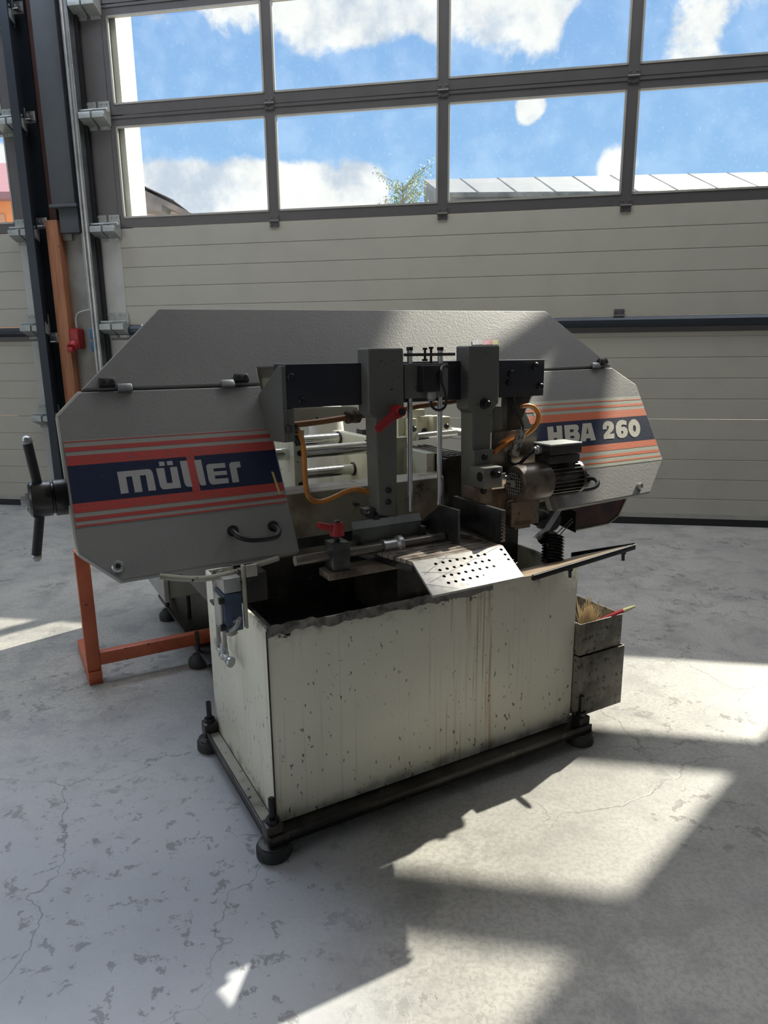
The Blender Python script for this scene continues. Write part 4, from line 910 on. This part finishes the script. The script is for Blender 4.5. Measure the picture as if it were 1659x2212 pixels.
# --- limit switch and pneumatic lines on the cabinet's left side
uL = -.045
def sbox(name, x0, y0, x1, y1, u, th, m, parent=saw, bevel=.002):
    a_ = pu(x0, y0, u); b0 = pu(x1, y1, u); return MB().box(u, u + th, min(a_[0], b0[0]), max(a_[0], b0[0]), min(a_[1], b0[1]), max(a_[1], b0[1])).build(name, m, parent, bevel)
a_ = pv(503, 1268, -.0); b0 = pv(534, 1330, -.0)
se = MB().box(-.090, -.052, -.010, .050, .540, .622).build('end_switch', BLUE, saw, .002)
MB().box(-.096, -.090, -.004, .046, .545, .617).build('switch_lid', GREYP, se, .002)
MB().box(-.088, -.052, -.010, .045, .624, .655).build('switch_head', GREYP, se, .002)
for dz in (.552, .61): MB().box(-.100, -.088, -.012, -.002, dz - .006, dz + .006).build('lid_screw', BLACK, se, .001)
MB().lathe((-.070, .018, .540), (0, 0, -1), [(0, .012), (.014, .013), (.018, .008)], 14).build('cable_gland', LEDGE, se)
pbox('switch_bar', LEDGE, saw, -.050, -.044, -.020, -.006, .545, .680, bevel=.001); pbox('switch_bracket', OILC, saw, -.044, .0, -.02, .04, .60, .66)
pbox('bar_clip', LEDGE, saw, -.043, -.020, -.022, -.014, .655, .680, bevel=.001)
def lpipe(name, pts, r, m): return MB().tube([(p[2],) + pu(p[0], p[1], p[2]) for p in pts], r, 10, 4).build(name, m, saw)
TUBE = mat('grey_air_tube', (.30, .29, .27), .35, .1)
for (x0, y0), (x1, y1) in (((460, 1232), (473, 1386)), ((477, 1232), (486, 1398))): lpipe('air_tube', [(x0, y0, -.03), ((x0 + x1) / 2 + 1, (y0 + y1) / 2, -.03), (x1, y1, -.03)], .0055, TUBE)
for x, y in ((471, 1388), (484, 1402)):
    v_, z_ = pu(x, y, -.03); f_ = MB().lathe((-.03, v_, z_ + .014), (0, 0, -1), [(0, .009), (.018, .009)], 6).lathe((-.03, v_, z_ - .004), (0, 0, -1), [(0, .007), (.014, .007)], 10).build('pipe_fitting', ZINC, saw)
    MB().tube([(-.03, v_, z_ - .014), (-.03, v_ - .03, z_ - .016)], .008, 8).lathe((-.03, v_ - .03, z_ - .016), (0, -1, 0), [(0, .011), (.012, .011)], 6).lathe((-.03, v_ - .044, z_ - .016), (.6, -1, 0), [(0, .013), (.006, .013)], 14).build('elbow', ZINC, f_)
for pts in ([(463, 1265, -.05), (470, 1254, -.06), (479, 1262, -.065), (484, 1290, -.07), (490, 1320, -.075), (500, 1340, -.07), (512, 1342, -.07), (518, 1336, -.07)],
            [(486, 1268, -.06), (481, 1300, -.065), (485, 1345, -.075), (497, 1361, -.08), (510, 1354, -.08), (516, 1342, -.075)]): lpipe('switch_cable', pts, .0042, TUBE)
MB().tube([(pv(x, y, v)[0], v, pv(x, y, v)[1]) for x, y, v in [(345, 1245, .04), (400, 1250, .03), (450, 1249, .02), (500, 1238, .02), (550, 1222, .04), (600, 1206, .06)]], .0062, 10, 5).build('loom_sleeve', LEDGE, saw)
pbox('tie_strap', BLACK, saw, -.04, -.022, .27, .30, .50, .506)
# --- chip flap: sheet rising outwards from the tray edge, with an L bar and an end flange
FV = -.20
p0 = mhit(1371, 1176, 1, FV); p1 = mhit(1150, 1243, 1, FV); fz = (p0.z + p1.z) / 2; fz1 = fz - .012
rr0 = Vector((p0.x - .002, .006, .548)); rl0 = Vector((p1.x + .03, .006, .540))
q = MB(); qq = [Vector((p1.x - .05, FV + .05, fz1 - .02)), p1, p0, rr0, rl0]
q.add([tuple(p) for p in qq] + [tuple(p - E3 * .003) for p in qq], [(0, 1, 2, 3, 4), (9, 8, 7, 6, 5)] + [(i, i + 5, (i + 1) % 5 + 5, (i + 1) % 5) for i in range(5)])
fs = q.build('flap_sheet', BOARD, saw)
bar = MB(); d_ = (p0 - p1); side = Vector((0, -1, 0)) * .004
r0 = [p1 + side, p1 - side, p1 - side - E3 * .012, p1 + side - E3 * .012]; bar.loft([[x for x in r0], [x + d_ for x in r0]]); fbr = bar.build('flap_bar', OIL, saw, .001)
MB().tube([p1 + E3 * .001 + side, p0 + E3 * .001 + side], .0014, 6).build('bar_edge', ZINC, fbr)
q = MB(); q.add([tuple(p0 + E3 * .001), tuple(rr0 + E3 * .001), tuple(rr0 + E3 * .014), tuple(p0 + E3 * .004)], [(0, 1, 2, 3)]); q.v += [(x - .003, y, z) for x, y, z in q.v[:4]]; q.f += [(7, 6, 5, 4), (0, 4, 5, 1), (1, 5, 6, 2), (2, 6, 7, 3), (3, 7, 4, 0)]
q.build('flap_flange', OIL, saw)
for x, y in ((1231, 1228), (1346, 1192)):
    b_p = mhit(x, y, 1, FV + .006); MB().lathe(b_p, (.08, 0, -1), [(0, .007), (.005, .007), (.006, .004), (.022, .004)], 8).build('flap_bolt', OIL, fbr)

# ================================================================== OTHER THINGS
def mloc(u, v, z=0): return MO + E1 * u + E2 * v + E3 * z
# bins hung on the right side of the cabinet
def bin_(u0, u1, v0, v1, z0, z1, name, label):
    r = empty(name, mloc(u0, v0, z0), MPHI); tag(r, label, 'bin'); W_, D_, H_ = u1 - u0, v1 - v0, z1 - z0; t = .003
    MB().box(0, W_, 0, t, 0, H_).build('front_panel', BINM, r, .0008); MB().box(0, W_, D_ - t, D_, 0, H_).build('rear_panel', BINM, r, .0008)
    MB().box(W_ - t, W_, t, D_ - t, 0, H_).build('side_panel', BINM, r, .0008); MB().box(0, t, t, D_ - t, 0, H_).build('side_panel', BINM, r, .0008)
    MB().box(t, W_ - t, t, D_ - t, 0, t).build('bottom', OILC, r)
    return r
bin_(.898, 1.075, -.022, .30, .075, .258, 'metal_bin', 'grimy sheet metal bin hanging lowest at the cabinet end')
bin_(.898, 1.062, -.018, .295, .262, .356, 'shallow_bin', 'shallow rusty sheet metal tray stacked on the lower bin')
# red handled brush lying in the upper bin
tip = mhit(1373, 1309, 1, -.055); mid = mhit(1310, 1333, 1, .00); end = mhit(1285, 1342, 1, .03)
br = empty('paint_brush', mid + Vector((0, 0, 0))); br.location = MO + E1 * mid.x + E2 * mid.y + E3 * mid.z; br.rotation_euler = (0, 0, MPHI)
tag(br, 'red handled brush leaning over the rim of the upper bin', 'brush')
d_ = tip - mid; rr_ = []
sd_ = d_.cross(E3).normalized(); up_ = sd_.cross(d_).normalized()
for t0, w_, h_ in ((-.35, .004, .003), (0, .006, .004), (.3, .010, .005), (.6, .011, .005), (.85, .010, .004), (1.0, .003, .002)):
    c_ = d_ * t0; rr_.append([c_ + sd_ * w_ * cos(a_) + up_ * h_ * sin(a_) for a_ in [2 * pi * k / 10 for k in range(10)]])
REDW = mat('red_lacquered_wood', (.50, .03, .035), .3, 0, (12, (.34, .02, .025), .4, .7)); TIPW = mat('bare_wood_tip', (.42, .42, .22), .5)
MB().loft(rr_[:4]).build('handle', REDW, br); MB().loft(rr_[3:]).build('handle_tip', TIPW, br)
bh = mhit(1268, 1352, 1, .03); bo = empty('straw_brush', MO + E1 * bh.x + E2 * bh.y + E3 * .28, MPHI); tag(bo, 'stubby straw bristle brush sticking out of the upper bin', 'brush')
bb = MB(); rn = random.Random(4)
for k in range(230):
    a_ = rn.uniform(0, 2 * pi); s_ = rn.uniform(0, .014); tl = rn.uniform(.5, 1.0) if k > 14 else 1.25
    p = Vector((cos(a_) * s_, sin(a_) * s_, .02)); e_ = Vector((cos(a_) * s_ * 2.6 + rn.gauss(0, .006), sin(a_) * s_ * 2.6 + rn.gauss(0, .006), .02 + .085 * tl))
    bb.tube([p, p.lerp(e_, .5) + Vector((rn.gauss(0, .002), rn.gauss(0, .002), 0)), e_], .0007, 3)
bb_ = bb.build('bristles', mat('straw_bristle', (.62, .50, .34), .7), bo); bb_['kind'] = 'stuff'
MB().lathe((0, 0, 0), (0, 0, 1), [(0, .012), (.03, .014)], 12).build('brush_head', REDW, bo)
# orange stand behind the saw
os_ = empty('orange_stand', mloc(-.25, 1.08), MPHI); tag(os_, 'orange red square tube stand behind the left end of the saw', 'stand')
uo, vo = -.25, 1.08
def OB(name, u0, u1, v0, v1, z0, z1): return MB().box(u0 - uo, u1 - uo, v0 - vo, v1 - vo, z0, z1).build(name, ORANGE, os_, .002)
OB('post', -.276, -.232, 1.072, 1.108, .045, .470); OB('foot_bar', -.276, -.232, 1.062, 1.40, .0, .043); OB('cross_bar', -.232, .20, 1.073, 1.105, .061, .106)
MB().lathe((-.255 - uo, 1.09 - vo, .470), (0, 0, 1), [(0, .006), (.035, .006), (.036, .012), (.045, .012)], 12).build('adjusting_bolt', SCREW, os_)
# feed unit behind the cabinet
fu = empty('feed_unit', mloc(.06, 1.3), MPHI); tag(fu, 'grey steel feed cabinet on a base plate behind the saw', 'machine cabinet')
MB().box(0, .34, 0, .42, .175, .98).box(.34, .80, 0, .42, .175, .58).build('housing', mat('grey_green_cabinet', (.30, .32, .29), .45, 0, (5, (.24, .26, .23), .4, .7)), fu, .003)
MB().box(-.022, -.004, -.01, .40, .165, .96).build('side_cover', GREYP, fu, .002)
MB().box(.03, .80, -.40, .42, .045, .058).build('base_plate', OILC, fu, .002)
for u, v in ((.035, .25), (.03, -.27), (.6, .25), (.6, -.27)):
    f_ = MB().lathe((u, v, 0), (0, 0, 1), [(0, .036), (.022, .038), (.030, .034), (.045, .02)], 22).build('foot', RUBBER, fu)
    MB().tube([(u, v, .058), (u, v, .13)], .008, 8).build('stud', OIL, f_)
MB().box(.25, .55, .05, .25, .058, .11).build('pump_block', OIL, fu, .004)
for u, v in ((.08, .06), (.72, .06), (.08, .36), (.72, .36)): MB().tube([(u, v, .058), (u, v, .178)], .010, 8).build('leg', OIL, fu)
# white sack behind the arch
wb = mhit(690, 915, 1, .95); sk = empty('white_sack', mloc(wb.x + .01, .95, .641), MPHI); tag(sk, 'crumpled white plastic sack visible through the arch of the saw', 'sack')
q = MB(); rn = random.Random(8); rings = []
for k in range(7):
    h_ = k / 6; ru, rv = .085 * (1 - .35 * h_), .06 * (1 - .3 * h_)
    rings.append([(ru * cos(a_) * rn.uniform(.9, 1.1) + .02 * h_, rv * sin(a_) * rn.uniform(.9, 1.1), h_ * .27) for a_ in [2 * pi * i / 22 for i in range(22)]])
q.loft(rings); q.build('sack_body', mat('white_film', (.72, .70, .66), .45, 0, (14, (.6, .58, .55), .4, .7), (12, .6)), sk, 0, 60)
# windows of the left wall
for i_, (y0, y1) in enumerate(((-4.7, -.2), (.7, 2.5))):
    wn = empty('window_%d' % (i_ + 1), (-7.12, y0, 1.2)); tag(wn, kind='structure'); L_ = y1 - y0
    f_ = MB().box(-.03, .03, 0, L_, 0, .06).box(-.03, .03, 0, L_, 2.74, 2.8)
    k_ = max(2, int(L_ / .9))
    for q_ in range(k_ + 1): f_.box(-.03, .03, max(0, q_ * L_ / k_ - .03), min(L_, q_ * L_ / k_ + .03), 0, 2.8)
    f_.build('window_frame', ALU, wn); MB().box(-.003, .003, 0, L_, .06, 2.74).build('pane', GLASS, wn)
